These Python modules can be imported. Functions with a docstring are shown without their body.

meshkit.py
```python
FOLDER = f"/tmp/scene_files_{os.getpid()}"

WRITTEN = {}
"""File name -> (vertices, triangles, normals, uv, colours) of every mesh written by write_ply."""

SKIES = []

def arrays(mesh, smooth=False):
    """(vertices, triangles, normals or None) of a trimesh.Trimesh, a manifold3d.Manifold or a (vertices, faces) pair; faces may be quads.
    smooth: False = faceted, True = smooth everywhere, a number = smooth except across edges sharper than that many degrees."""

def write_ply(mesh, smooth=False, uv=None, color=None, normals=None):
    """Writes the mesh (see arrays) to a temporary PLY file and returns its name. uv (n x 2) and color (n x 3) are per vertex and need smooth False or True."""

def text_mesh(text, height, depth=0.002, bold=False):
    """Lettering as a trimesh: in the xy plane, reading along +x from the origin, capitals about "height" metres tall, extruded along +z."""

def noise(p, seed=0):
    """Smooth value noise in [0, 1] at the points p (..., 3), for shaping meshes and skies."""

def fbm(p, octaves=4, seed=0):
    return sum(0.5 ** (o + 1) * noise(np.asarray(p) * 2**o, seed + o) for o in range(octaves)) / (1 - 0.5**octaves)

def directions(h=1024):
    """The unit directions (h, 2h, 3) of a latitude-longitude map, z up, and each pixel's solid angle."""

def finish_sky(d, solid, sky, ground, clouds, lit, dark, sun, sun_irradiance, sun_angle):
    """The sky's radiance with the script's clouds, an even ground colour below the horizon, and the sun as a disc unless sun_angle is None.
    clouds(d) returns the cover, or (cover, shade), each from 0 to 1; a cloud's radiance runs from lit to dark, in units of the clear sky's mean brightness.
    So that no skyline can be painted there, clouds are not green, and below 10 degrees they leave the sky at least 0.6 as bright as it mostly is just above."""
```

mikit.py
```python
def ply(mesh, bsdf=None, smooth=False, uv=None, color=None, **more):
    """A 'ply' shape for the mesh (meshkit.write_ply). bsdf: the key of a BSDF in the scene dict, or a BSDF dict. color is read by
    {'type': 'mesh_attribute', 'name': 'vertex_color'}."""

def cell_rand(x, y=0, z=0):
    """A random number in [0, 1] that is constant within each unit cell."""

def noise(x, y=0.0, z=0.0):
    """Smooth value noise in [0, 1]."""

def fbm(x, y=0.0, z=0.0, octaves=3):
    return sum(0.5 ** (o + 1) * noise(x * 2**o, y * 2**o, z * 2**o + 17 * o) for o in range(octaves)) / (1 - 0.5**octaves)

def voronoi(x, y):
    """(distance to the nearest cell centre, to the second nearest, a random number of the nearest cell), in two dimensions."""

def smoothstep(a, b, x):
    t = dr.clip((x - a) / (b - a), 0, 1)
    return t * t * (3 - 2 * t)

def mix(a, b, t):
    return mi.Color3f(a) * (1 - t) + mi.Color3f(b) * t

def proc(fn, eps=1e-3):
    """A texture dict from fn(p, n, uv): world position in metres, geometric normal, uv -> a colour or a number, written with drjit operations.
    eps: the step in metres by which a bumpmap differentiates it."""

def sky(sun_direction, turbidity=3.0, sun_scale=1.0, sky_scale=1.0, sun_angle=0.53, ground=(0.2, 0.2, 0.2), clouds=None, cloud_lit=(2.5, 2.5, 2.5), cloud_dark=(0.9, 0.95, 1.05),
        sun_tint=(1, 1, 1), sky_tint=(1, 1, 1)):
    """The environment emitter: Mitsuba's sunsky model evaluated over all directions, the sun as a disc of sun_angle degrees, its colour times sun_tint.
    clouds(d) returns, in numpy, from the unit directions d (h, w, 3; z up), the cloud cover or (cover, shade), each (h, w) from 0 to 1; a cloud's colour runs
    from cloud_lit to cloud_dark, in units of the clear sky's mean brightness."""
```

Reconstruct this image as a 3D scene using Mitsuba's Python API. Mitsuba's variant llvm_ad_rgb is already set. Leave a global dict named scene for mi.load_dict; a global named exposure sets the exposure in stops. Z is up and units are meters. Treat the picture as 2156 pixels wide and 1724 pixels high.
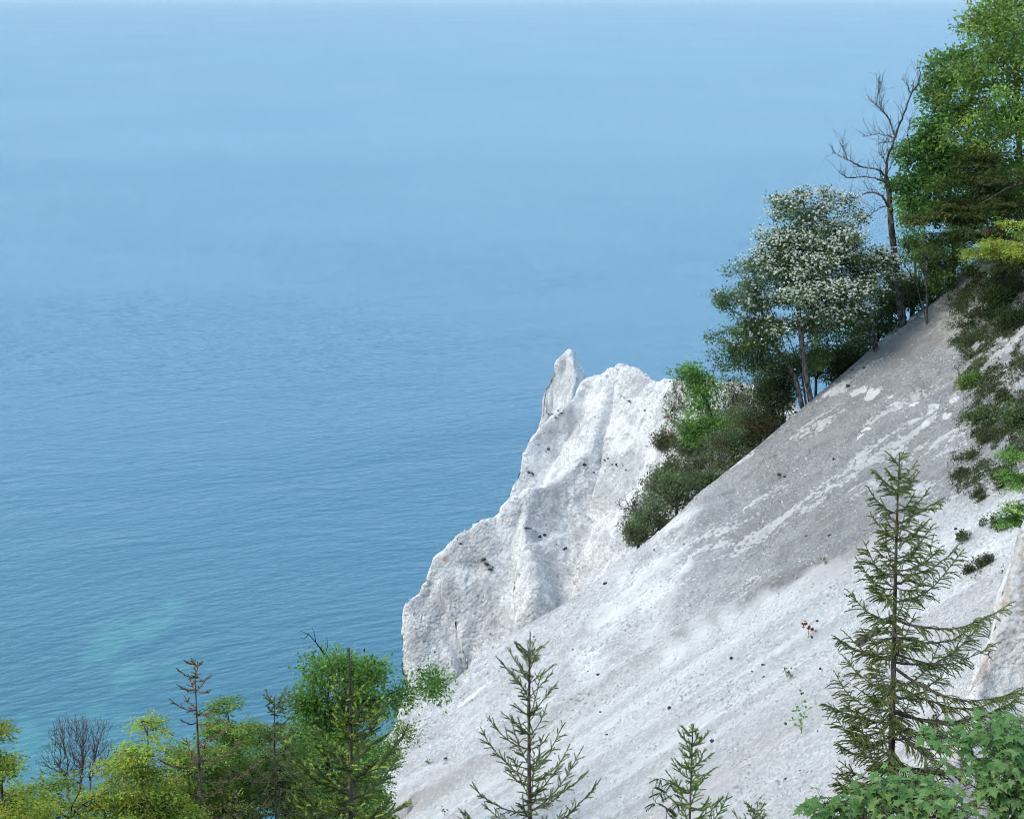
import math
import numpy as np, mitsuba as mi, drjit as dr, mikit, meshkit
from mikit import noise, fbm, smoothstep, mix, proc
T = mi.ScalarTransform4f
scene, labels = {}, {}

# ------------------------------------------------------------------ camera, sky, exposure
SEA_DROP = 75.0                      # eye height above the sea
EYE = np.array([0.0, 0.0, SEA_DROP])
FOV, PITCH = 32.0, math.radians(12.95)
FWD = np.array([0, math.cos(PITCH), -math.sin(PITCH)])
UP = np.array([0, math.sin(PITCH), math.cos(PITCH)])
FOC = 1078 / math.tan(math.radians(FOV / 2))
scene['camera'] = {'type': 'perspective', 'fov': FOV, 'fov_axis': 'x', 'near_clip': 0.5, 'far_clip': 500000.0,
                   'to_world': T().look_at(origin=EYE.tolist(), target=(EYE + FWD * 10).tolist(), up=[0, 0, 1]),
                   'medium': {'type': 'ref', 'id': 'haze_air'}}
SUN = [-0.70, -0.24, 0.68]


def cloud_cover(d):
    return 0.35 + 0.25 * meshkit.fbm(d * np.array([2.0, 2.0, 5.0]), 4, 3), 0.25 + 0 * d[..., 2]


scene['sky'] = mikit.sky(SUN, turbidity=2.6, sun_scale=0.20, sun_angle=32, sun_tint=(0.92, 0.97, 1.06), clouds=cloud_cover, cloud_lit=(1.45, 1.8, 1.95), cloud_dark=(0.9, 0.95, 1.05), sky_tint=(0.865, 1.0, 1.0))
exposure = 2.95


def ray(px, py):
    return FWD + np.array([(px - 1078) / FOC, 0, 0]) + UP * ((862 - py) / FOC)


def at(px, py, depth):
    """A place seen in that direction from the view point, 'depth' metres out."""
    r = ray(px, py)
    return EYE + r * (depth / r[1])


# ------------------------------------------------------------------ helpers
def obj(key, mesh, bsdf, **kw):
    k, i = key, 0
    while k in scene:
        i += 1
        k = f'{key}_{i:03d}'
    scene[k] = mikit.ply(mesh, bsdf, **kw)
    return k


def stuff(key, mesh, bsdf, **kw):
    k = obj(key, mesh, bsdf, **kw)
    labels[k] = {'kind': 'stuff'}
    return k


def numbered(key):
    k, i = key, 0
    while k in labels:
        i += 1
        k = f'{key}_{i:03d}'
    return k


def thing(name, label, cat, group=None):
    k = numbered(name)
    labels[k] = {'label': label, 'category': cat}
    if group:
        labels[k]['group'] = group
    return k


def struct(name, mesh, bsdf, label, kind='structure', **kw):
    obj(name, mesh, bsdf, **kw)
    labels[name] = {'label': label, 'category': name.replace('_', ' '), 'kind': kind}


def unit(v):
    v = np.asarray(v, float)
    return v / np.maximum(np.linalg.norm(v, axis=-1, keepdims=True), 1e-9)


def frames(d):
    d = unit(d)
    ref = np.where(np.abs(d[..., 2:3]) < 0.92, [0, 0, 1.0], [1.0, 0, 0])
    a = unit(np.cross(d, ref))
    return a, np.cross(a, d)


def seg_mesh(P0, P1, R0, R1, n=5):
    """Tapered round pieces, one for each pair of ends."""
    P0, P1 = np.asarray(P0, float), np.asarray(P1, float)
    R0, R1 = np.broadcast_to(R0, len(P0)), np.broadcast_to(R1, len(P0))
    a, b = frames(P1 - P0)
    th = np.arange(n) * 2 * np.pi / n
    ring = a[:, None] * np.cos(th)[None, :, None] + b[:, None] * np.sin(th)[None, :, None]
    V = np.stack([P0[:, None] + ring * R0[:, None, None], P1[:, None] + ring * R1[:, None, None]], 1).reshape(-1, 3)
    i = np.arange(n)
    j = (i + 1) % n
    F = np.vstack([np.stack([i, j, j + n], 1), np.stack([i, j + n, i + n], 1)])
    F = (F[None] + (np.arange(len(P0)) * 2 * n)[:, None, None]).reshape(-1, 3)
    return V, F


def path_mesh(P, R, n=8):
    """One continuous tapered tube along a path."""
    P, R = np.asarray(P, float), np.asarray(R, float)
    d = np.gradient(P, axis=0)
    a, b = frames(d)
    for k in range(1, len(P)):
        if np.dot(a[k], a[k - 1]) < 0:
            a[k], b[k] = -a[k], -b[k]
    th = np.arange(n) * 2 * np.pi / n
    V = P[:, None] + (a[:, None] * np.cos(th)[None, :, None] + b[:, None] * np.sin(th)[None, :, None]) * R[:, None, None]
    F, i = [], np.arange(n)
    for k in range(len(P) - 1):
        j = (i + 1) % n
        F += [np.stack([k * n + i, k * n + j, (k + 1) * n + j], 1), np.stack([k * n + i, (k + 1) * n + j, (k + 1) * n + i], 1)]
    tip = len(P) * n
    F.append(np.stack([(len(P) - 1) * n + i, (len(P) - 1) * n + (i + 1) % n, i * 0 + tip], 1))
    return np.vstack([V.reshape(-1, 3), P[-1:] + d[-1:] * 0.01]), np.vstack(F)


def join(*ms):
    V, F, at_ = [], [], 0
    for v, f in ms:
        V.append(v)
        F.append(np.asarray(f) + at_)
        at_ += len(v)
    return np.vstack(V), np.vstack(F)


def leaf_mesh(C, D, N, L, W, col, fold=0.25):
    """Folded pointed leaves: C the stalk ends, D along the leaf, N its upper side."""
    D = unit(D)
    S = unit(np.cross(D, N))
    N = np.cross(S, D)
    L, W = np.broadcast_to(L, len(C))[:, None], np.broadcast_to(W, len(C))[:, None]
    m = C + D * L * 0.45 - N * W * fold * 0.5
    V = np.stack([C, m + S * W * 0.5 + N * W * fold, C + D * L - N * L * 0.12, m - S * W * 0.5 + N * W * fold], 1).reshape(-1, 3)
    F = np.array([[0, 1, 2], [0, 2, 3]])
    F = (F[None] + (np.arange(len(C)) * 4)[:, None, None]).reshape(-1, 3)
    return V, F, np.repeat(col, 4, 0)


def needle_mesh(C, D, L, W, col, rng):
    D = unit(D)
    S = unit(np.cross(D, rng.normal(size=C.shape)))
    L = np.broadcast_to(L, len(C))[:, None]
    V = np.stack([C - S * W / 2, C + S * W / 2, C + D * L], 1).reshape(-1, 3)
    return V, np.arange(3 * len(C)).reshape(-1, 3), np.repeat(col, 3, 0)


def tint(rng, n, palette, jitter=0.18):
    """n colours drawn from a palette of (colour, weight)."""
    cols = np.array([c for c, _ in palette], float)
    w = np.array([w for _, w in palette], float)
    c = cols[rng.choice(len(cols), n, p=w / w.sum())]
    return np.clip(c * (1 + jitter * rng.normal(size=(n, 1))) * (1 + 0.06 * rng.normal(size=(n, 3))), 0.004, 0.9)


# ------------------------------------------------------------------ materials
def vcol(kind, **kw):
    return {'type': kind, 'base_color': {'type': 'mesh_attribute', 'name': 'vertex_color'}, **kw}


scene['leaf_material'] = vcol('principledthin', roughness=0.5, diff_trans=1.0, spec_trans=0.0)
scene['needle_material'] = {'type': 'twosided', 'bsdf': vcol('principled', roughness=0.55, specular=0.3)}
scene['petal_material'] = vcol('principledthin', roughness=0.7, diff_trans=0.6, spec_trans=0.0)


def bark_tex(dark, pale):
    def fn(p, n, uv):
        g = fbm(p.x * 14, p.y * 14, p.z * 5, 4)
        return mix(dark, pale, smoothstep(0.3, 0.7, g))
    return fn


for nm, dk, pl in (('bark_grey', (0.035, 0.032, 0.030), (0.17, 0.16, 0.15)), ('bark_dark', (0.012, 0.011, 0.010), (0.06, 0.052, 0.045)), ('bark_brown', (0.07, 0.056, 0.046), (0.21, 0.18, 0.15)), ('bark_pale', (0.11, 0.10, 0.10), (0.27, 0.25, 0.24))):
    scene[nm] = {'type': 'twosided', 'bsdf': {'type': 'bumpmap', 'arbitrary': proc(lambda p, n, uv: fbm(p.x * 30, p.y * 30, p.z * 8, 3), 0.01), 'scale': 0.01,
                 'bsdf': {'type': 'principled', 'base_color': proc(bark_tex(dk, pl)), 'roughness': 0.85, 'specular': 0.2}}}
scene['flint_material'] = {'type': 'principled', 'base_color': proc(lambda p, n, uv: mix((0.018, 0.02, 0.026), (0.09, 0.09, 0.10), smoothstep(0.45, 0.75, fbm(p.x * 9, p.y * 9, p.z * 9, 3)))), 'roughness': 0.45}
scene['chalk_stone_material'] = {'type': 'principled', 'base_color': proc(lambda p, n, uv: mix((0.5, 0.5, 0.5), (0.74, 0.74, 0.73), fbm(p.x * 7, p.y * 7, p.z * 7, 3))), 'roughness': 0.95, 'specular': 0.1}

# ------------------------------------------------------------------ the land, as height functions
PA, PB, PC0 = 0.60, 0.10, SEA_DROP - 10.8 - 0.6 * 19.6 - 0.1 * 76     # the scree: a sheet that falls to the left


def plane(x, y):
    return PC0 + PA * x + PB * y


def on_plane(px, py, lift=0.0):
    r = ray(px, py)
    t = (PC0 + lift + PA * EYE[0] + PB * EYE[1] - EYE[2]) / (r[2] - PA * r[0] - PB * r[1])
    return EYE + r * t


CREST_PX = [(2700, 250), (2400, 370), (2230, 450), (2120, 520), (2050, 552), (2000, 600), (1960, 640), (1900, 683), (1850, 722), (1750, 810), (1700, 852), (1600, 937), (1540, 985), (1482, 1030), (1455, 1058), (1400, 1108), (1300, 1192), (1200, 1262), (1100, 1322), (1000, 1397), (950, 1438), (885, 1475), (840, 1522), (808, 1570), (792, 1630), (775, 1724), (740, 1900), (640, 2300)]
CREST = np.array([on_plane(*c) for c in CREST_PX])


def to_path(x, y, P):
    """Signed distance (positive on the left of the path's direction), height of the path at the nearest place, and how far along."""
    best = np.full(np.shape(x), 1e9)
    side, zz, al = np.zeros(np.shape(x)), np.zeros(np.shape(x)), np.zeros(np.shape(x))
    s0 = 0.0
    for a, b in zip(P[:-1], P[1:]):
        dx, dy = b[0] - a[0], b[1] - a[1]
        L2 = dx * dx + dy * dy + 1e-12
        t = np.clip(((x - a[0]) * dx + (y - a[1]) * dy) / L2, 0, 1)
        qx, qy = x - a[0] - t * dx, y - a[1] - t * dy
        d = np.hypot(qx, qy)
        m = d < best
        best = np.where(m, d, best)
        side = np.where(m, np.sign(dx * qy - dy * qx), side)
        zz = np.where(m, a[2] + t * (b[2] - a[2]), zz)
        al = np.where(m, s0 + t * math.sqrt(L2), al)
        s0 += math.sqrt(L2)
    return best * side, zz, al


def nz(x, y, z, f, o=4, seed=0):
    return meshkit.fbm(np.stack([x * f, y * f, z * f], -1), o, seed) - 0.5


SPUR = np.array([on_plane(1455, 1058), on_plane(1470, 1150), on_plane(1460, 1260), on_plane(1380, 1370)])
FOOT = np.array([on_plane(2150, 1020), on_plane(2000, 1095), on_plane(1850, 1160), on_plane(1700, 1225), on_plane(1500, 1320), on_plane(1300, 1440), on_plane(1100, 1560), on_plane(900, 1690)])


def slope_h(x, y):
    """(height, distance in front of the crest)"""
    d, zc, _ = to_path(x, y, CREST)
    front = plane(x, y)
    sd, _, sal = to_path(x, y, SPUR)
    front = front + 0.95 * np.clip(d / 2.5, 0, 1) * np.clip(1 - np.abs(sd) / np.where(sd > 0, 1.5, 4.0), 0, 1) * np.clip(1 - sal / 9, 0, 1)
    fd, _, _ = to_path(x, y, FOOT)
    front = front + 0.55 * np.exp(-(np.maximum(-fd, 0) / 3.0)) * (fd < 0) + 0.55 * (fd >= 0) * np.exp(-np.maximum(fd, 0) / 0.45)
    e1, e2 = -(0.986 * x + 0.164 * y), 0.164 * x - 0.986 * y
    front = front + 0.5 * (meshkit.fbm(np.stack([e1 * 0.06, e2 * 0.42, 0 * x], -1), 3, 5) - 0.5)
    front = front - 0.16 * np.abs(meshkit.fbm(np.stack([e1 * 0.13, e2 * 1.3, 0 * x], -1), 3, 6) - 0.5) * 2
    right = np.clip((x - 14) / 6, 0, 1)
    front = front + right * 1.2 * nz(x, y, 0 * x, 0.28, 3, 9)
    back = zc - 1.15 * np.abs(d)
    k = np.clip(d / 0.5, -1, 1)
    h = np.where(d > 0.5, front, np.where(d < -0.5, back, 0))
    w = 0.5 + 0.5 * k
    h = np.where(np.abs(d) <= 0.5, w * np.minimum(front, zc + 2) + (1 - w) * (zc - 1.15 * np.abs(d)), h)
    return h, d, fd


# ridges of the far chalk headland: path, steepness of its left and right side
def rp(*pts):
    return np.array([at(*p) for p in pts])


RIDGES = [
    (rp((1900, 900, 79), (1700, 880, 82), (1610, 822, 84.3), (1575, 806, 85), (1500, 807, 87), (1430, 803, 89), (1390, 800, 90), (1340, 780, 91.5), (1318, 770, 92.2)), 1.45, 2.2),
    (rp((1340, 780, 91.5), (1303, 767, 92.5), (1275, 785, 93.2), (1240, 792, 94)), 2.3, 2.4),     # main crest, from right to left
    (rp((1303, 767, 92.5), (1262, 868, 90.6), (1243, 950, 89.2), (1200, 1010, 88.0)), 1.6, 2.3),                                                         # spur below the right hand peak
    (rp((1240, 792, 94), (1200, 845, 93.2), (1135, 910, 92.2), (1110, 934, 91.6), (1101, 962, 91.3), (1087, 1010, 90.9), (1074, 1050, 90.6)), 2.4, 5.5),   # middle ridge
    (rp((1205, 735, 99.0), (1199, 735, 99), (1186, 745, 98.9), (1161, 781, 98.6), (1152, 803, 98.4), (1150, 868, 98.1), (1136, 912, 97.6), (1120, 960, 97)), 3.4, 7.0),      # pinnacle, its left edge
    (rp((1199, 735, 99), (1210, 790, 97.4), (1190, 880, 95.6)), 3.0, 3.0),
    (rp((1199, 735, 99), (1213, 750, 99.1), (1238, 790, 99.4), (1250, 850, 99.6)), 7.0, 3.0),
    (rp((1243, 950, 89.2), (1165, 1020, 87.6), (1111, 1034, 86.8), (1074, 1060, 86.5), (1050, 1085, 86.4), (1000, 1106, 86.2), (952, 1140, 85.8), (906, 1190, 85.3), (886, 1245, 84.9), (858, 1270, 84.6)), 1.75, 3.2),  # lower buttress
    (rp((1111, 1034, 86.8), (1106, 1099, 85.6), (1112, 1170, 84.4), (1130, 1232, 83.2)), 1.7, 1.9),                                                         # rib
    (rp((858, 1270, 84.6), (868, 1330, 84.35), (880, 1420, 84.0)), 7.0, 3.0),
    (rp((1390, 800, 90), (1400, 900, 87.6), (1370, 1000, 85.4)), 1.45, 1.4),
]


def cliff_h(x, y):
    hs, near = [np.full(np.shape(x), -5.0)], np.full(np.shape(x), 1e9)
    wob = 0.3 * nz(x, y, 0 * x, 0.5, 3, 21)
    wob2 = 0.3 * nz(x, y, 0 * x, 0.5, 3, 22)
    for P, gl, gr in RIDGES:
        d, zc, al = to_path(x + 0.5 * wob, y + 0.5 * wob2, P)
        a = np.abs(d)
        near = np.minimum(near, a)
        g = np.where(d > 0, gl, gr)
        # ledges: steeper and flatter bands down the face
        hs.append(zc - g * np.maximum(a - 0.12, 0) + 0.06 * np.minimum(a, 1) * np.sin(g * a * 2.3 + 3 * wob))
    hs = np.array(hs)
    top = hs.max(0)
    h = top + 0.55 * np.log(np.exp((hs - top) / 0.55).sum(0)) * np.clip((near - 0.5) / 1.4, 0, 1)      # talus softens the hollows between the ridges
    return np.maximum(h, 12 * np.clip(1 - np.hypot(x - 10, y - 90) / 60, 0, 1) - 4)


def hill_h(x, y):
    r = np.hypot(np.maximum(np.abs(x) - 3, 0) * 0.25, np.maximum(y - 1.5, 0))
    h = SEA_DROP - 1.75 - np.where(y > 1.5, 0.56 * (y - 1.5) + 1.0 * np.clip((y - 1.5) / 3, 0, 1), 0) + np.where(y < 8, 0.0, 0.0)
    h = h - 0.004 * np.maximum(-x - 6, 0) ** 1.5 * np.clip(y / 20, 0, 1)
    return np.maximum(h + 1.0 * nz(x, y, 0 * x, 0.13, 3, 33) * np.clip(y / 10, 0.05, 1), -2.5)


# near outcrop at the right edge
OUT_PX = [(2260, 930, 45), (2190, 1010, 44.5), (2158, 1075, 44.2), (2142, 1130, 44), (2118, 1215, 43.6), (2098, 1290, 43.2), (2078, 1370, 42.8), (2062, 1420, 42.3), (2048, 1480, 41.6), (2020, 1560, 40.8), (1990, 1640, 39.5)]
OUT = rp(*OUT_PX)


def out_h(x, y):
    d, zc, al = to_path(x + 0.25 * nz(x, y, 0 * x, 0.9, 3, 41), y, OUT)
    rightward = d > 0
    return np.where(rightward, zc - 1.25 * np.maximum(d - 0.15, 0) + 0.5 * nz(x * 2, y * .6, 0 * x, 0.8, 3, 44) * np.clip(d, 0, 1), zc - 4.0 * np.maximum(-d - 0.1, 0))


def ground(x, y):
    x, y = np.asarray(x, float), np.asarray(y, float)
    return np.maximum.reduce([slope_h(x, y)[0], cliff_h(x, y), hill_h(x, y), out_h(x, y), 0 * x])


_gx, _gy = np.arange(-30, 60, 0.25), np.arange(2, 135, 0.25)
_G = ground(*np.meshgrid(_gx, _gy, indexing='ij'))


def quick_ground(x, y):
    u, v = np.clip((x + 30) / .25, 0, len(_gx) - 1.001), np.clip((y - 2) / .25, 0, len(_gy) - 1.001)
    i, j = u.astype(int), v.astype(int)
    a, b = u - i, v - j
    return (1 - a) * ((1 - b) * _G[i, j] + b * _G[i, j + 1]) + a * ((1 - b) * _G[i + 1, j] + b * _G[i + 1, j + 1])


def hit(px, py, d0=20.0, d1=130.0, n=1800):
    """The place on the land that is seen in that direction."""
    r = ray(px, py)
    ds = np.linspace(d0, d1, n)
    P = EYE + r[None] * (ds / r[1])[:, None]
    g = quick_ground(P[:, 0], P[:, 1])
    k = np.nonzero(P[:, 2] <= g)[0]
    return P[k[0]] if len(k) else None


def grid(x0, x1, y0, y1, step, hf, keep):
    xs, ys = np.arange(x0, x1 + step / 2, step), np.arange(y0, y1 + step / 2, step)
    X, Y = np.meshgrid(xs, ys, indexing='ij')
    Z = hf(X, Y)
    ok = keep(X, Y, Z)
    m, n = X.shape
    I = np.arange(m * n).reshape(m, n)
    q = np.stack([I[:-1, :-1], I[1:, :-1], I[1:, 1:], I[:-1, 1:]], -1).reshape(-1, 4)
    q = q[(ok[:-1, :-1] & ok[1:, :-1] & ok[1:, 1:] & ok[:-1, 1:]).ravel()]
    F = np.vstack([q[:, [0, 1, 2]], q[:, [0, 2, 3]]])
    used = np.unique(F)
    re = np.zeros(m * n, int)
    re[used] = np.arange(len(used))
    return np.stack([X, Y, Z], -1).reshape(-1, 3)[used], re[F]


def vnormals(V, F):
    fn = np.cross(V[F[:, 1]] - V[F[:, 0]], V[F[:, 2]] - V[F[:, 0]])
    n = np.zeros_like(V)
    for k in range(3):
        np.add.at(n, F[:, k], fn)
    return unit(n)


def facets(P, step, seed, tilt=0.35):
    """Broken faces: the outermost of many small tilted planes, one about every 'step' metres."""
    from scipy.spatial import cKDTree
    rng = np.random.default_rng(seed)
    C = P[rng.choice(len(P), max(8, int(len(P) * 0.012 / step ** 2)))]
    h, g = 0.25 * step * rng.normal(size=len(C)), tilt * rng.normal(size=(len(C), 3))
    _, i = cKDTree(C).query(P, k=6)
    v = P[:, None] - C[i]
    val = h[i] + (g[i] * v).sum(-1) - (v ** 2).sum(-1) * (0.55 / step)
    val = val.max(1)
    return val - val.mean()


# --- chalk slope
def chalk_slope_colour(p, n, uv):
    e1, e2 = -(0.986 * p.x + 0.164 * p.y), 0.164 * p.x - 0.986 * p.y
    # how far above the foot line of the steeper, older face (a straight line in plan is enough)
    a, b = FOOT[1], FOOT[5]
    dx, dy = b[0] - a[0], b[1] - a[1]
    L = math.hypot(dx, dy)
    above = ((p.x - a[0]) * (-dy) + (p.y - a[1]) * dx) / L * FOOT_SIGN
    old = smoothstep(-0.1, 0.45, above + 1.2 * (fbm(e1 * 0.5, e2 * 0.9, 0, 3) - 0.5))
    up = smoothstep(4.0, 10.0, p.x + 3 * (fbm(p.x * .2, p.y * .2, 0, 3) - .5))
    streak = fbm(e1 * 0.16, e2 * 1.5, 3.0, 4)
    blot = fbm(p.x * 0.8, p.y * 0.8, p.z * 0.8, 5)
    grain = fbm(p.x * 9, p.y * 9, p.z * 9, 4)
    fine = noise(p.x * 17, p.y * 17, p.z * 17)
    scree = mix((0.47, 0.475, 0.485), (0.64, 0.645, 0.655), smoothstep(0.36, 0.64, 0.45 * streak + 0.3 * grain + 0.25 * fine))
    pink = smoothstep(0.52, 0.7, fbm(e1 * 0.1, e2 * 0.5, 8.0, 3))
    scree = mix(scree, (0.50, 0.47, 0.475), 0.5 * pink)
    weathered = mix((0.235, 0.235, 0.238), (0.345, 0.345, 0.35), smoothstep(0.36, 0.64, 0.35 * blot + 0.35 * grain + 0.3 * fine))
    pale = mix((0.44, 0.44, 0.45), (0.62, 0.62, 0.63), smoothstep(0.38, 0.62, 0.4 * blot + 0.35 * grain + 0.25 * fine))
    face = mix(pale, weathered, up)  # right of the spur the weathered grey is partly painted shade
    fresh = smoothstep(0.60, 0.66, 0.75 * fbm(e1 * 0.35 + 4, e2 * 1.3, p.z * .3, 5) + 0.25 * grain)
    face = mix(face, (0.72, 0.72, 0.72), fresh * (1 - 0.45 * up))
    col = mix(scree, face, old)
    # brown soil washed down beside the vegetation
    d1 = dr.abs((p.x - SOIL[0]) * 0.5 + (p.y - SOIL[1]) * 1.0 + 0.0)
    soil = smoothstep(2.6, 0.4, d1 + 1.5 * (fbm(e1 * .4, e2 * 1.2, 1, 3) - .5)) * smoothstep(13.0, 16.0, p.x)
    col = mix(col, (0.31, 0.28, 0.265), soil * 0.6)
    # fresh white scars where pieces fell off
    edge = 1.2 * (fbm(p.x * 2.2, p.y * 2.2, p.z * 2.2, 5) - 0.5) + 0.9 * (grain - 0.5)
    sc = mi.Float(0)
    for (q, r) in SCARS:
        d = dr.sqrt(dr.square(p.x - q[0]) + dr.square(p.y - q[1]) * .5 + dr.square(p.z - q[2])) / r
        sc = dr.maximum(sc, smoothstep(1.04, 0.97, d + edge * 1.7))
    col = mix(col, mix((0.60, 0.60, 0.60), (0.74, 0.74, 0.74), grain), sc * 0.95)
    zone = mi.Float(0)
    for (q, r) in PALE_LIT:
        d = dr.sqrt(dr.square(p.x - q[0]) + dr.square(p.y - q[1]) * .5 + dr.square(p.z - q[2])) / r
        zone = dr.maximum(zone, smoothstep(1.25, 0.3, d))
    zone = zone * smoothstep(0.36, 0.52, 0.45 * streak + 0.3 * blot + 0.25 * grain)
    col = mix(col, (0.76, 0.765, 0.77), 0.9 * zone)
    # rubble beside the plants on the right: lighter and darker lumps
    rub = smoothstep(16.0, 19.0, p.x)
    lumps = smoothstep(0.46, 0.56, fbm(p.x * 2.3, p.y * 2.3, p.z * 2.3, 4))
    col = mix(col, mix((0.27, 0.26, 0.255), (0.62, 0.62, 0.62), lumps), rub * 0.7)
    speck = smoothstep(0.72, 0.78, noise(p.x * 11.3, p.y * 11.3, p.z * 11.3)) * smoothstep(0.55, 0.7, fbm(p.x * .9, p.y * .9, 4, 2))
    return mix(col, (0.2, 0.2, 0.21), speck * 0.55)


SCARS_PX = [(1762, 818, .50), (1745, 828, .35), (1806, 826, .34), (1838, 832, .36), (1877, 836, .16), (1893, 852, .24), (1922, 853, .26), (1965, 862, .26), (1920, 672, .30), (1945, 668, .22), (1826, 905, .22), (1815, 922, .2), (1990, 880, .25), (1950, 895, .2), (1900, 760, .12), (1990, 800, .15), (2010, 845, .2)]
PALE_LIT = [(on_plane(a, b), r) for a, b, r in ((1432, 1120, 1.3), (1405, 1180, 1.4), (1340, 1230, 1.3), (1380, 1260, 1.2), (1440, 1200, .7), (1290, 1300, 1.0), (1480, 1335, .6), (1540, 1305, .6), (1420, 1375, .7), (1620, 1262, .5), (1250, 1400, .8), (2060, 1150, .9))]  # sunlit left face of the spur painted pale; also streaks along the foot
SCARS = [(on_plane(a, b), 0.88 * r) for a, b, r in SCARS_PX]
SOIL = on_plane(1985, 700)
FOOT_SIGN = 1.0
_a, _b, _q = FOOT[1], FOOT[5], on_plane(1600, 1000)
if ((_q[0] - _a[0]) * -(_b[1] - _a[1]) + (_q[1] - _a[1]) * (_b[0] - _a[0])) < 0:
    FOOT_SIGN = -1.0


def chalk_bump(p, n, uv):
    return 0.55 * fbm(p.x * 2.5, p.y * 2.5, p.z * 2.5, 5) + 0.24 * noise(p.x * 11, p.y * 11, p.z * 11) + 0.15 * noise(p.x * 23, p.y * 23, p.z * 23)


def cliff_bump(p, n, uv):
    bed = p.x * 0.18 - p.y * 0.1 + p.z
    crack = dr.abs(2 * fbm(p.x * 1.6, p.y * 1.6, p.z * 1.1, 3) - 1)
    return 0.45 * fbm(p.x * 2.5, p.y * 2.5, p.z * 2.5, 4) + 0.35 * dr.minimum(crack * 3, 0.5) + 0.30 * noise(p.x * 9, p.y * 9, p.z * 9) + 0.18 * noise(p.x * 19, p.y * 19, p.z * 19) + 0.10 * noise(p.x * .6, p.y * .6, bed * 5)


def chalk(colour, bump, relief=chalk_bump):
    return {'type': 'bumpmap', 'arbitrary': proc(relief, 0.02), 'scale': bump * 1.6, 'bsdf': {'type': 'principled', 'base_color': proc(colour), 'roughness': 0.95, 'specular': 0.12}}


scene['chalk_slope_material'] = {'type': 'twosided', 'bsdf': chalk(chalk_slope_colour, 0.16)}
_fd = {}


def slope_keep(X, Y, Z):
    d = to_path(X, Y, CREST)[0]
    return (Z > hill_h(X, Y) - 1.2) & (d > -7) & (Z > SEA_DROP - 46)


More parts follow.
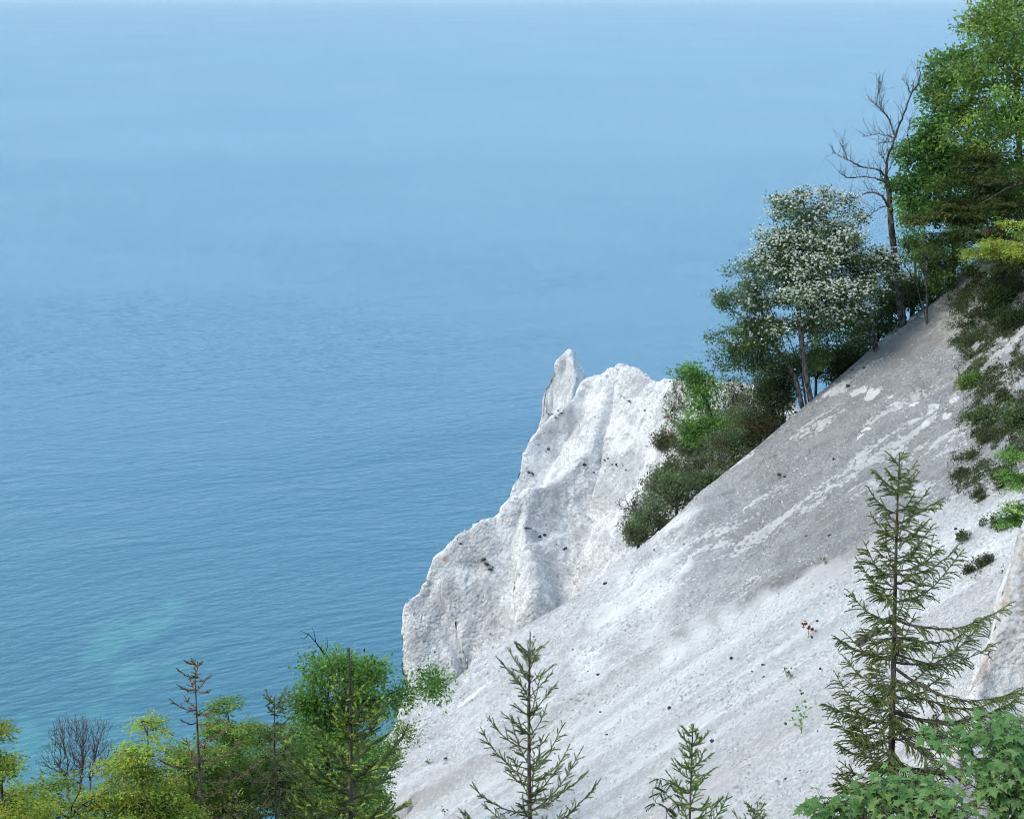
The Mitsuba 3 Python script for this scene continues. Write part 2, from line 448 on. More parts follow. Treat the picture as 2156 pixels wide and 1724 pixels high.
V, F = grid(-12, 40, 34, 96, 0.125, lambda x, y: slope_h(x, y)[0], slope_keep)
N = vnormals(V, F)
d_, fd_ = slope_h(V[:, 0], V[:, 1])[1:]
rough = 0.05 + 0.14 * np.clip(fd_ * -FOOT_SIGN * 0 + (fd_ < 0) * 1.0, 0, 1) + 0.35 * np.clip((V[:, 0] - 15) / 4, 0, 1)
upper = (fd_ < 0) * 1.0
V = V + N * ((rough * (nz(*V.T, 0.9, 5, 51) + 0.5 * np.abs(nz(*V.T, 2.4, 2, 52))) + upper * (0.14 * facets(V, 1.1, 53) + 0.20 * facets(V, 0.4, 54)) + 0.04 * nz(*V.T, 5.0, 2, 55)) * np.clip(0.10 + 0.6 * np.abs(d_), 0.10, 1))[:, None]
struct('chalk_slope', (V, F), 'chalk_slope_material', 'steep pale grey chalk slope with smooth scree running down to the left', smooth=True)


def rubble(key, V, N, n, r0, r1, seed, bsdf='chalk_stone_material'):
    """Loose crumbs too small to pick apart, each a little rough block lying on the surface."""
    rng = np.random.default_rng(seed)
    w = np.clip(meshkit.fbm(V * 0.7, 3, seed) - 0.3, 0.02, 1) ** 2
    i = rng.choice(len(V), n, p=w / w.sum())
    r = r0 + (r1 - r0) * rng.random(n) ** 3
    o = np.array([[1, 0, 0], [-1, 0, 0], [0, 1, 0], [0, -1, 0], [0, 0, 1], [0, 0, -1.0]])
    f = np.array([[0, 2, 4], [2, 1, 4], [1, 3, 4], [3, 0, 4], [2, 0, 5], [1, 2, 5], [3, 1, 5], [0, 3, 5]])
    M = rng.normal(size=(n, 3, 3)) * 0.28 + np.eye(3) * np.array([1, 1, .75])
    P = np.einsum('nij,kj->nki', M, o) * r[:, None, None] + (V[i] + N[i] * (r * 0.25)[:, None])[:, None]
    stuff(key, (P.reshape(-1, 3), (f[None] + 6 * np.arange(n)[:, None, None]).reshape(-1, 3)), bsdf)


m_ = (d_ > 0.2) & (V[:, 0] < 24)
rubble('chalk_slope__rubble', V[m_], N[m_], 16000, 0.015, 0.055, 57)

# --- far chalk headland
BANDS_N = unit(np.array([0.18, -0.1, 1.0]))


def chalk_cliff_colour(p, n, uv):
    blot = fbm(p.x * 0.55, p.y * 0.55, p.z * 0.55, 5)
    grain = fbm(p.x * 8, p.y * 8, p.z * 8, 4)
    run = fbm((p.x + 0.5 * p.y) * 1.6, 2.0, p.z * 0.35, 4)
    c = mix((0.56, 0.565, 0.58), (0.84, 0.845, 0.855), smoothstep(0.40, 0.58, 0.3 * blot + 0.3 * grain + 0.2 * run + 0.2 * noise(p.x * 15, p.y * 15, p.z * 15)))
    c = mix(c, (0.42, 0.42, 0.44), 0.5 * smoothstep(0.54, 0.66, 0.7 * fbm(p.x * 1.1 + 9, p.y * 1.1, p.z * 0.8, 5) + 0.3 * grain))
    s = p.x * BANDS_N[0] + p.y * BANDS_N[1] + p.z * BANDS_N[2]
    band = smoothstep(0.06, 0.02, dr.abs(s * 0.42 - dr.round(s * 0.42)) - 0.05 * (fbm(p.x * .8, p.y * .8, p.z * .8, 2) - .5))
    c = mix(c, (0.16, 0.16, 0.18), 0.35 * band * smoothstep(0.56, 0.66, fbm(p.x * 3.9, p.y * 3.9, p.z * 3.9, 3)))
    rust = smoothstep(0.22, 0.1, dr.sqrt(dr.square(p.x - RUST[0]) + dr.square(p.z - RUST[2])) + .2 * (grain - .5))
    return mix(c, (0.55, 0.30, 0.15), 0.7 * rust)


RUST = at(937, 1187, 84.5)
scene['chalk_cliff_material'] = {'type': 'twosided', 'bsdf': chalk(chalk_cliff_colour, 0.125, cliff_bump)}
V, F = grid(-14, 26, 76, 106, 0.11, cliff_h, lambda X, Y, Z: (Z > SEA_DROP - 50) & (Z > slope_h(X, Y)[0] - 1.5))
N = vnormals(V, F)
cr = meshkit.fbm(V * np.array([0.55, 0.55, 0.8]), 5, 61) - 0.5
rid = np.abs(meshkit.fbm(V * np.array([1.1, 1.1, 0.7]), 4, 62) - 0.5)
V = V + N * (0.10 * cr - 0.06 * rid + 0.16 * (meshkit.fbm(V * 2.6, 3, 63) - 0.5) + 0.10 * facets(V, 1.6, 64, 0.6) + 0.16 * facets(V, 0.7, 65, 0.5) + 0.28 * facets(V, 0.3, 66, 0.5))[:, None]
low = np.clip(at(858, 1270, 84.6)[2] - V[:, 2], 0, 8) * np.clip((-2.0 - V[:, 0]) / 2.5, 0, 1)
V[:, 0] += 0.46 * low
N = vnormals(V, F)
rubble('chalk_cliff__rubble', V, N, 6000, 0.02, 0.11, 67)
struct('chalk_cliff', (V, F), 'chalk_cliff_material', 'bright white chalk headland with a pointed pinnacle above the sea', smooth=True)


# --- near outcrop on the right edge
def outcrop_colour(p, n, uv):
    run = fbm(p.x * 2.2, p.y * 2.2, p.z * 0.5, 5)
    grain = fbm(p.x * 8, p.y * 8, p.z * 8, 4)
    c = mix((0.44, 0.41, 0.39), (0.74, 0.735, 0.73), smoothstep(0.38, 0.62, 0.6 * run + 0.4 * grain))
    return mix(c, (0.52, 0.30, 0.15), 0.5 * smoothstep(0.60, 0.70, 0.6 * fbm(p.x * 2.6 + 3, p.y * 2.6, p.z * 0.7, 4) + 0.4 * grain))


scene['chalk_outcrop_material'] = {'type': 'twosided', 'bsdf': chalk(outcrop_colour, 0.15)}
V, F = grid(9, 30, 34, 52, 0.12, out_h, lambda X, Y, Z: (Z > np.maximum(hill_h(X, Y), slope_h(X, Y)[0]) - 1.0))
N = vnormals(V, F)
V = V + N * (0.5 * nz(*V.T, 0.8, 5, 71) - 0.3 * np.abs(nz(V[:, 0] * 1.5, V[:, 1] * 1.5, V[:, 2] * .5, 1.2, 3, 72)))[:, None]
struct('chalk_outcrop', (V, F), 'chalk_outcrop_material', 'cream coloured chalk face with rusty streaks at the right edge', smooth=True)

# --- wooded hillside under the near trees
scene['soil_material'] = {'type': 'twosided', 'bsdf': {'type': 'bumpmap', 'arbitrary': proc(lambda p, n, uv: fbm(p.x * 3, p.y * 3, p.z * 3, 4), 0.03), 'scale': 0.2, 'bsdf': {'type': 'principled', 'roughness': 0.95, 'specular': 0.1,
                          'base_color': proc(lambda p, n, uv: mix((0.035, 0.03, 0.02), (0.06, 0.085, 0.03), smoothstep(0.4, 0.6, fbm(p.x * 1.2, p.y * 1.2, 0, 4))))}}}
V, F = grid(-130, 130, -40, 150, 1.0, hill_h, lambda X, Y, Z: (Z > -2.4) | (Y < 60))
struct('hillside', (V, F), 'soil_material', 'overgrown hillside falling from the viewpoint to the shore', smooth=True)

# ------------------------------------------------------------------ the sea
SHALLOW_PX = [(210, 1380, 16, 9), (250, 1340, 22, 9), (330, 1310, 22, 9), (300, 1335, 26, 8), (350, 1285, 14, 8), (380, 1395, 20, 7), (270, 1420, 18, 8), (180, 1540, 20, 14), (260, 1530, 16, 9), (120, 1600, 26, 20), (360, 1545, 16, 8), (40, 1590, 26, 22)]


def sea_at(px, py):
    r = ray(px, py)
    return EYE + r * (-EYE[2] / r[2])


SHALLOWS = [(sea_at(a, b), w, h) for a, b, w, h in SHALLOW_PX]


def sea_colour(p, n, uv):
    warp = 9 * (fbm(p.x * 0.07, p.y * 0.07, 0, 4) - 0.5)
    warp2 = 9 * (fbm(p.x * 0.07 + 50, p.y * 0.07, 0, 4) - 0.5)
    s = mi.Float(0)
    for q, w, h in SHALLOWS:
        s = dr.maximum(s, smoothstep(1.2, 0.2, dr.sqrt(dr.square((p.x - q[0] + warp) / (w * .16)) + dr.square((p.y - q[1] + warp2) / (h * 0.85)))))
    s = s * smoothstep(0.3, 0.6, fbm(p.x * 0.25, p.y * 0.16, 0, 3))
    near = smoothstep(330.0, 150.0, p.y + 0.35 * p.x)
    deep = mix((0.034, 0.165, 0.285), (0.044, 0.190, 0.255), near)
    deep = mix(deep, (0.022, 0.135, 0.24), 0.6 * fbm(p.x * 0.006, p.y * 0.003, 2, 3))
    return mix(deep, (0.075, 0.31, 0.31), 0.5 * s)


def sea_waves(p, n, uv):
    u, v = p.x * 0.86 + p.y * 0.51, -p.x * 0.51 + p.y * 0.86
    w = 6 * fbm(p.x * .03, p.y * .03, 0, 2)
    a = fbm(u * 0.22, v * 0.62 + w, 0, 3)
    b = fbm(u * 0.8 + 7, v * 1.7, 3, 2)
    gust = 0.62 + 0.42 * smoothstep(0.3, 0.7, fbm(p.x * 0.010 + p.y * 0.004, p.y * 0.010, 1, 4))
    return (0.30 * a + 0.20 * b) * gust + 0.25 * fbm(u * 0.045, v * 0.13 + w, 9, 2) + 0.6 * fbm(u * 0.02, v * 0.055, 4, 2) + 1.5 * fbm(u * 0.006, v * 0.018, 6, 2)


scene['sea_material'] = {'type': 'twosided', 'bsdf': {'type': 'bumpmap', 'arbitrary': proc(sea_waves, 0.15), 'scale': 0.55,
                         'bsdf': {'type': 'principled', 'base_color': proc(sea_colour), 'roughness': 0.25, 'specular': 0.42}}}
_xs = np.concatenate([-np.geomspace(150000, 60, 40), np.linspace(-40, 40, 9), np.geomspace(60, 150000, 40)])
_ys = np.concatenate([np.linspace(-200, 200, 21), np.geomspace(230, 230000, 60)])
X, Y = np.meshgrid(_xs, _ys, indexing='ij')
I = np.arange(X.size).reshape(X.shape)
q = np.stack([I[:-1, :-1], I[1:, :-1], I[1:, 1:], I[:-1, 1:]], -1).reshape(-1, 4)
struct('sea', (np.stack([X, Y, 0 * X], -1).reshape(-1, 3), q), 'sea_material', 'calm blue sea with fine ripples reaching to the hazy horizon')

# ------------------------------------------------------------------ haze
scene['haze_air'] = {'type': 'homogeneous', 'albedo': {'type': 'rgb', 'value': [0.88, 0.95, 0.98]}, 'sigma_t': 2.6e-5}
scene['clear_boundary'] = {'type': 'null'}
scene['haze'] = {'type': 'cube', 'to_world': T().translate([0, 115000, 46.5]).scale([160000, 120000, 49.5]), 'bsdf': {'type': 'ref', 'id': 'clear_boundary'}, 'interior': {'type': 'ref', 'id': 'haze_air'}}
labels['haze'] = {'label': 'pale haze over the sea towards the horizon', 'category': 'haze', 'kind': 'stuff'}


# ------------------------------------------------------------------ trees
def grow(rng, stems, targets, keep_path=0.30, sub=3, droop=0.0, wig=0.06):
    """Branches from the stems to every target. Returns segments (a, b, radius weights), and each target's end direction."""
    pos, par, length = [], [], []
    trunk_nodes, starts = set(), []
    for st in stems:
        st = np.asarray(st, float)
        prev = -1
        starts.append(len(pos))
        for k in range(len(st) - 1):
            m = max(2, int(np.linalg.norm(st[k + 1] - st[k]) / 0.35))
            for j in range(m + (k == len(st) - 2)):
                p = st[k] + (st[k + 1] - st[k]) * j / m
                pos.append(p)
                par.append(prev)
                length.append(0.0 if prev < 0 else length[prev] + np.linalg.norm(p - pos[prev]))
                prev = len(pos) - 1
                trunk_nodes.add(prev)
    n_trunk = len(pos)
    cap = len(pos) + len(targets) * sub + 5
    A = np.zeros((cap, 3))
    A[:len(pos)] = pos
    Ln = np.zeros(cap)
    Ln[:len(pos)] = length
    n = len(pos)
    base = np.array(stems[0][0])
    order = np.argsort(np.linalg.norm(targets - np.array([s[-1] for s in stems]).mean(0), axis=1) + 0.2 * rng.random(len(targets)))
    ends = np.zeros(len(targets), int)
    for t in order:
        q = targets[t]
        dist = np.linalg.norm(A[:n] - q, axis=1)
        cost = dist + keep_path * Ln[:n] + 0.5 * np.maximum(A[:n, 2] - q[2] + 0.2, 0)
        s = int(np.argmin(cost))
        a = A[s]
        L = np.linalg.norm(q - a)
        back = unit(a - A[par[s]]) if par[s] >= 0 else np.array([0, 0, 1.0])
        c = a + back * L * 0.35 + np.array([0, 0, 0.12 * L]) + rng.normal(size=3) * wig * L
        prev = s
        for j in range(1, sub + 1):
            u = j / sub
            p = (1 - u) ** 2 * a + 2 * u * (1 - u) * c + u * u * q
            A[n] = p
            par.append(prev)
            Ln[n] = Ln[prev] + np.linalg.norm(p - A[prev])
            prev = n
            n += 1
        ends[t] = prev
    A, par = A[:n], np.array(par)
    w = np.zeros(n)
    np.add.at(w, ends, 1.0)
    for i in range(n - 1, -1, -1):
        if par[i] >= 0:
            w[par[i]] += w[i]
    child = np.nonzero(par >= 0)[0]
    is_tr = np.array([c in trunk_nodes for c in child])
    edir = unit(A[ends] - A[par[ends]])
    return A, par, w, child, is_tr, edir, (n_trunk, starts)


def blob_points(rng, blobs, n, shell=0.55, clump=1.0):
    """Places inside a crown made of rounded masses: more towards the outside, in clumps with gaps between."""
    m = int(n * (1.35 if clump else 1))
    vol = np.array([b[1][0] * b[1][1] * b[1][2] for b in blobs]) ** 0.8
    k = rng.choice(len(blobs), m, p=vol / vol.sum())
    d = unit(rng.normal(size=(m, 3)))
    r = rng.random(m) ** (1 / 3)
    r = np.where(rng.random(m) < shell, 0.72 + 0.28 * rng.random(m), r)
    c = np.array([b[0] for b in blobs])[k]
    s = np.array([b[1] for b in blobs])[k]
    size = s.mean(1, keepdims=True)
    lump = meshkit.fbm((c + d * s) / np.clip(size, .5, 2.2) * 1.6, 3, 3)
    P = c + d * (r * (0.66 + 0.74 * lump))[:, None] * s
    f = meshkit.fbm(P * np.array([1, 1, 1.9]) * 0.95 / np.clip(size, .55, 1.6) + rng.random(3) * 50, 2, 8) + 0.12 * rng.random(m)
    return P[np.argsort(-f)[:n]] if clump else P[:n]


def lobes(rng, blobs, flat):
    """Breaks each rounded mass of a crown into many small uneven lobes that reach beyond it here and there."""
    out = []
    for c, s in blobs:
        Rm = s.mean()
        rs = np.clip(0.36 * Rm, 0.22, 0.72)
        for _ in range(int(np.clip(1.5 * (Rm / rs) ** 2, 4, 22))):
            d = unit(rng.normal(size=3))
            r = 0.40 + 0.62 * rng.random() ** 0.8
            if rng.random() < 0.14:
                r += 0.22
            k = rs * (0.55 + 0.75 * rng.random())
            out.append((c + d * r * s, k * np.array([1.15, 1.15, flat])))
        out.append((c, s * 0.5))
    return out


def pblob(px, py, rx, ry, depth, rd=None):
    """A rounded mass of a crown: where it stands and its half sizes in metres, from its size in the view."""
    s = depth / FOC
    return (at(px, py, depth), np.array([rx * s, rd if rd else rx * s * 0.8, ry * s]))


def sprays(rng, ends, dirs, per, size, leaf, style, palette, jitter=0.2):
    """Leaves on the twig ends. style: 'layer' flat drooping fans, 'round' tufts, 'up' upright shoots."""
    n = len(ends)
    k = rng.integers(max(2, per // 2), per + per // 2, n)
    idx = np.repeat(np.arange(n), k)
    m = len(idx)
    d = dirs[idx].copy()
    if style == 'layer':
        d[:, 2] *= 0.3
        d = unit(d + 1e-6)
        side = unit(np.cross(d, [0, 0, 1.0]))
        u, v = rng.random(m) * 1.1 - 0.25, rng.normal(size=m) * 0.38
        C = ends[idx] + (d * u[:, None] + side * v[:, None]) * size + np.array([0, 0, 1]) * (rng.normal(size=m) * 0.08 * size - 0.15 * size * (u ** 2 + v ** 2))[:, None]
        D = unit(d * 0.8 + side * np.sign(v)[:, None] * 0.8 + rng.normal(size=(m, 3)) * 0.25 + np.array([0, 0, -0.25]))
        N = unit(np.array([0, 0, 1.0]) + rng.normal(size=(m, 3)) * 0.35)
    elif style == 'up':
        u = rng.random(m)
        C = ends[idx] + d * (u * size)[:, None] + rng.normal(size=(m, 3)) * size * 0.12
        D = unit(d * 0.7 + unit(rng.normal(size=(m, 3))) * 0.9)
        N = unit(rng.normal(size=(m, 3)) * 0.6 + np.array([0, -0.2, 0.8]))
    else:
        o = rng.normal(size=(m, 3)) * 0.42
        o[:, 2] *= 0.75
        C = ends[idx] + o * size
        D = unit(o + 0.5 * d + rng.normal(size=(m, 3)) * 0.4)
        N = unit(np.array([0, 0, 1.0]) + o * 0.7 + rng.normal(size=(m, 3)) * 0.4)
    L = leaf * (0.7 + 0.6 * rng.random(m))
    lump = meshkit.fbm(ends * np.array([1.1, 1.1, 1.7]), 2, 23)[:, None]
    base = (tint(rng, n, palette, jitter) * np.clip(0.45 + 1.15 * lump, 0.5, 1.5))[idx]
    col = np.clip(base * (1 + 0.16 * rng.normal(size=(m, 1))), 0.004, 0.9)
    return leaf_mesh(C, D, N, L, L * 0.62, col)


def tree(name, label, cat, seed, stems, blobs, n, per, size, leaf, style, palette, bark='bark_grey', r_tip=0.006, r_max=0.2, expo=0.42, shell=0.55, group=None, keep_path=0.3, wig=0.06, flowers=None, extra=None, leafless=0.0):
    rng = np.random.default_rng(seed)
    key = thing(name, label, cat, group)
    if per and n > 110:
        blobs = lobes(rng, blobs, 0.45 if style == 'layer' else 0.55)
    tg = blob_points(rng, blobs, n, shell)
    if extra is not None:
        tg = np.vstack([tg, extra])
    A, par, w, child, is_tr, ed, trunk_runs = grow(rng, stems, tg, keep_path, wig=wig)
    R = np.minimum(r_tip * np.maximum(w, 1) ** expo, r_max)
    nodes, starts = trunk_runs
    for a0, a1 in zip(starts, starts[1:] + [nodes]):
        run = np.arange(a0, a1)
        obj(key + '__trunk', path_mesh(A[run], np.maximum.accumulate(R[run][::-1])[::-1] * np.linspace(1.12, 1, len(run)), 9), bark, smooth=50)
    c = child[~is_tr]
    thick = R[c] > r_tip * 2.2
    parts = [seg_mesh(A[par[c[thick]]], A[c[thick]], np.minimum(R[par[c[thick]]], R[c[thick]] * 1.35), R[c[thick]], 5), seg_mesh(A[par[c[~thick]]], A[c[~thick]], np.minimum(R[par[c[~thick]]], R[c[~thick]] * 1.35), R[c[~thick]], 3)]
    stuff(key + '__branches', join(*parts), bark)
    if per:
        has = rng.random(len(tg)) >= leafless
        V, F, C = sprays(rng, tg[has], ed[has], per, size, leaf, style, palette)
        stuff(key + '__foliage', (V, F), 'leaf_material', color=C)
    if flowers is not None:
        flowers(rng, key, tg, ed)
    return key


def base_at(px, py_guess, depth):
    p = at(px, py_guess, depth)
    p[2] = ground(p[0], p[1]) - 0.15
    return p


# palettes
BEECH = [((0.165, 0.255, 0.065), 3), ((0.125, 0.215, 0.058), 3), ((0.22, 0.285, 0.065), 1.5)]
BEECH_YELLOW = [((0.30, 0.35, 0.07), 3), ((0.22, 0.31, 0.07), 3), ((0.37, 0.38, 0.08), 1)]
MAPLE = [((0.15, 0.28, 0.07), 3), ((0.19, 0.32, 0.085), 2), ((0.11, 0.21, 0.06), 2)]
DARK = [((0.055, 0.095, 0.035), 3), ((0.075, 0.11, 0.04), 2), ((0.075, 0.068, 0.04), 0.7)]
HAW = [((0.092, 0.150, 0.055), 3), ((0.12, 0.185, 0.065), 2), ((0.15, 0.205, 0.07), 0.8)]
SHRUB = [((0.085, 0.130, 0.055), 3), ((0.11, 0.145, 0.065), 2), ((0.12, 0.10, 0.075), 0.8)]
OLIVE = [((0.145, 0.215, 0.06), 3), ((0.185, 0.245, 0.065), 1.5), ((0.11, 0.185, 0.06), 2)]

for _p, _k in ((BEECH, 1.6), (BEECH_YELLOW, 1.5), (MAPLE, 1.35), (OLIVE, 1.75), (SHRUB, 1.75), (HAW, 1.3), (DARK, 1.4)):
    _p[:] = [(tuple(np.array(c) * _k), w) for c, w in _p]

# --- right hand wood at the top of the slope
b = base_at(2140, 540, 73)
tree('leafy_tree', 'tall leafy tree filling the upper right corner of the view', 'tree', 101, [[b, at(2150, 380, 73), at(2140, 200, 73.5), at(2135, 60, 74)]],
     [pblob(2150, 60, 110, 100, 73), pblob(2085, 40, 55, 55, 73), pblob(2090, 130, 75, 60, 72), pblob(2170, 200, 130, 90, 72), pblob(2070, 200, 75, 55, 71.5), pblob(2110, 290, 110, 70, 71), pblob(2200, 350, 130, 110, 71), pblob(2200, -80, 130, 100, 74), pblob(2060, 15, 34, 30, 73), pblob(2150, 400, 80, 60, 71)],
     1250, 24, 0.5, 0.17, 'round', BEECH + BEECH_YELLOW[1:2], r_max=0.28)
b = base_at(2010, 560, 74)
tree('leafy_tree', 'bright green tree leaning left towards the bare tree', 'tree', 102, [[b, at(2010, 470, 74), at(1985, 330, 73.5), at(2000, 180, 73.5)]],
     [pblob(1985, 180, 46, 36, 73), pblob(2010, 240, 66, 50, 72.5), pblob(1965, 270, 40, 24, 72.5), pblob(1960, 325, 62, 34, 72.5), pblob(1925, 375, 52, 34, 72.5), pblob(2010, 350, 70, 60, 73), pblob(1975, 125, 16, 24, 73.5), pblob(1920, 425, 36, 22, 72), pblob(1985, 430, 80, 36, 73), pblob(1955, 295, 30, 14, 72.5), pblob(2020, 130, 40, 40, 73.5)],
     720, 24, 0.46, 0.17, 'round', MAPLE, r_max=0.16, shell=0.7)
b = base_at(2120, 560, 70.5)
tree('leafy_tree', 'dark low-branched tree at the top of the slope with brownish drooping foliage', 'tree', 103, [[b, at(2110, 470, 70.5), at(2090, 330, 70.5)]],
     [pblob(2090, 400, 110, 60, 70), pblob(2130, 470, 90, 50, 69), pblob(2020, 445, 66, 26, 70), pblob(2050, 330, 60, 45, 70.5), pblob(2150, 540, 70, 40, 68), pblob(2060, 490, 70, 30, 69), pblob(1955, 458, 60, 8, 70), pblob(2000, 500, 50, 22, 70)],
     1150, 28, 0.5, 0.12, 'layer', [((0.12, 0.185, 0.05), 3), ((0.15, 0.205, 0.055), 2), ((0.19, 0.14, 0.07), 0.6), ((0.08, 0.135, 0.045), 2)], r_max=0.16)
b = base_at(2170, 600, 66)
tree('young_tree', 'yellow-green young tree hanging over the brow of the slope', 'tree', 104, [[b, at(2165, 520, 66), at(2150, 440, 66)]],
     [pblob(2140, 480, 40, 26, 65.5), pblob(2100, 520, 50, 16, 65.5), pblob(2050, 532, 45, 9, 66), pblob(2150, 520, 40, 26, 65)],
     260, 30, 0.4, 0.085, 'layer', BEECH_YELLOW, r_max=0.06)
rng = np.random.default_rng(105)
key = thing('bare_bough', 'pale bare bough hanging among the leaves at the right edge', 'branch')
for pts in ([(2200, 370), (2156, 384), (2120, 396), (2090, 415), (2062, 430)], [(2156, 384), (2110, 384), (2070, 390)]):
    obj(key + '__limb', path_mesh([at(x, y, 68.2) for x, y in pts], np.linspace(0.06, 0.015, len(pts)), 6), 'bark_grey', smooth=60)

# --- bare tree
TR = [(1903, 668), (1893, 610), (1884, 540), (1876, 470), (1872, 405), (1866, 372)]
stem = [at(x, y, 72.5) for x, y in TR]
stem[0] = base_at(1903, 668, 72.8)
rng = np.random.default_rng(7)
key = thing('bare_tree', 'leafless grey tree with crooked branches beside the flowering tree', 'tree')
_r = np.interp(np.arange(len(stem)), [0, len(stem) - 1], [0.18, 0.09])
obj(key + '__trunk', path_mesh(stem, _r, 9), 'bark_grey', smooth=60)
LIMBS = [
    ([(1866, 372), (1868, 330), (1880, 305), (1884, 285), (1874, 255), (1860, 235), (1845, 222), (1828, 208)], .085),
    ([(1880, 305), (1890, 270), (1905, 235), (1918, 200), (1910, 180), (1899, 165)], .07),
    ([(1918, 200), (1932, 180), (1938, 160), (1936, 140)], .045),
    ([(1866, 372), (1850, 358), (1815, 352), (1785, 338), (1762, 325), (1752, 322)], .06),
    ([(1785, 338), (1778, 320), (1772, 307)], .03),
    ([(1866, 385), (1845, 375), (1815, 372), (1780, 375), (1765, 360)], .05),
    ([(1872, 405), (1895, 395), (1910, 360), (1916, 320), (1910, 280), (1916, 250)], .06),
    ([(1873, 440), (1858, 412), (1835, 404), (1800, 418), (1770, 416)], .075),
    ([(1874, 430), (1850, 440), (1830, 455), (1818, 462)], .035),
    ([(1845, 222), (1848, 200), (1852, 180), (1849, 162)], .035),
    ([(1880, 290), (1850, 282), (1815, 288)], .03),
    ([(1884, 300), (1866, 300), (1845, 305)], .025),
    ([(1860, 235), (1850, 215)], .02), ([(1866, 372), (1880, 340), (1890, 330), (1896, 300)], .03), ([(1938, 190), (1955, 180), (1965, 170)], .03),
    ([(1872, 405), (1862, 385), (1850, 360)], .02), ([(1910, 360), (1925, 340), (1940, 330)], .03), ([(1868, 350), (1856, 330), (1848, 318)], .02), ([(1890, 560), (1905, 520), (1915, 500)], .03)]
for pts, r0 in LIMBS:
    P = np.array([at(x, y, 72.4 + 0.8 * math.sin(i * 1.3 + x)) if i else at(x, y, 72.5) for i, (x, y) in enumerate(pts)])
    u = np.linspace(0, len(P) - 1, 4 * len(P))
    Q = np.stack([np.interp(u, np.arange(len(P)), P[:, c]) for c in range(3)], 1) + rng.normal(size=(len(u), 3)) * 0.016
    Q[0] = P[0]
    obj(key + '__limb', path_mesh(Q, np.linspace(r0 * 0.72, 0.010, len(Q)), 6), 'bark_grey', smooth=60)
    m = 5 * len(P)
    k = rng.integers(2, len(Q) - 1, m)
    dirs = unit(unit(np.gradient(Q, axis=0))[k] * 0.5 + rng.normal(size=(m, 3)) * 0.4 + np.array([0, 0, 0.6]))
    ln = 0.25 + 0.9 * rng.random(m)
    p1 = Q[k] + dirs * (ln * .5)[:, None]
    p2 = p1 + unit(dirs + rng.normal(size=(m, 3)) * 0.35) * (ln * .5)[:, None]
    stuff(key + '__twigs', join(seg_mesh(Q[k], p1, 0.010, 0.007, 3), seg_mesh(p1, p2, 0.007, 0.003, 3)), 'bark_grey')


# --- flowering hawthorn
def blossom(share_fn):
    def fn(rng, key, tg, ed):
        pick = rng.random(len(tg)) < share_fn(tg) * np.where(meshkit.fbm(tg * 1.3, 2, 4) > 0.46, 1.2, 0.55)
        P, D = tg[pick], ed[pick]
        m = 7
        idx = np.repeat(np.arange(len(P)), m)
        o = rng.normal(size=(len(idx), 3)) * np.array([0.26, 0.26, 0.10])
        c = P[idx] + o + np.array([0, -0.05, 0.14])
        # a flower head: a low dome of petals
        kf = 7
        cc = np.repeat(c, kf, 0)
        nd = unit(rng.normal(size=(len(cc), 3)) * 0.75 + np.array([0, 0, 0.9]))
        pos = cc + nd * 0.045 * np.array([1, 1, .6])
        t = unit(np.cross(nd, rng.normal(size=nd.shape)))
        L = 0.06 + 0.03 * rng.random(len(cc))
        col = tint(rng, len(cc), [((0.82, 0.84, 0.78), 3), ((0.70, 0.74, 0.63), 1)], 0.05)
        V, F, C = leaf_mesh(pos - t * (L / 2)[:, None], t, nd, L, L * 0.9, col, 0.1)
        stuff(key + '__blossom', (V, F), 'petal_material', color=C)
    return fn


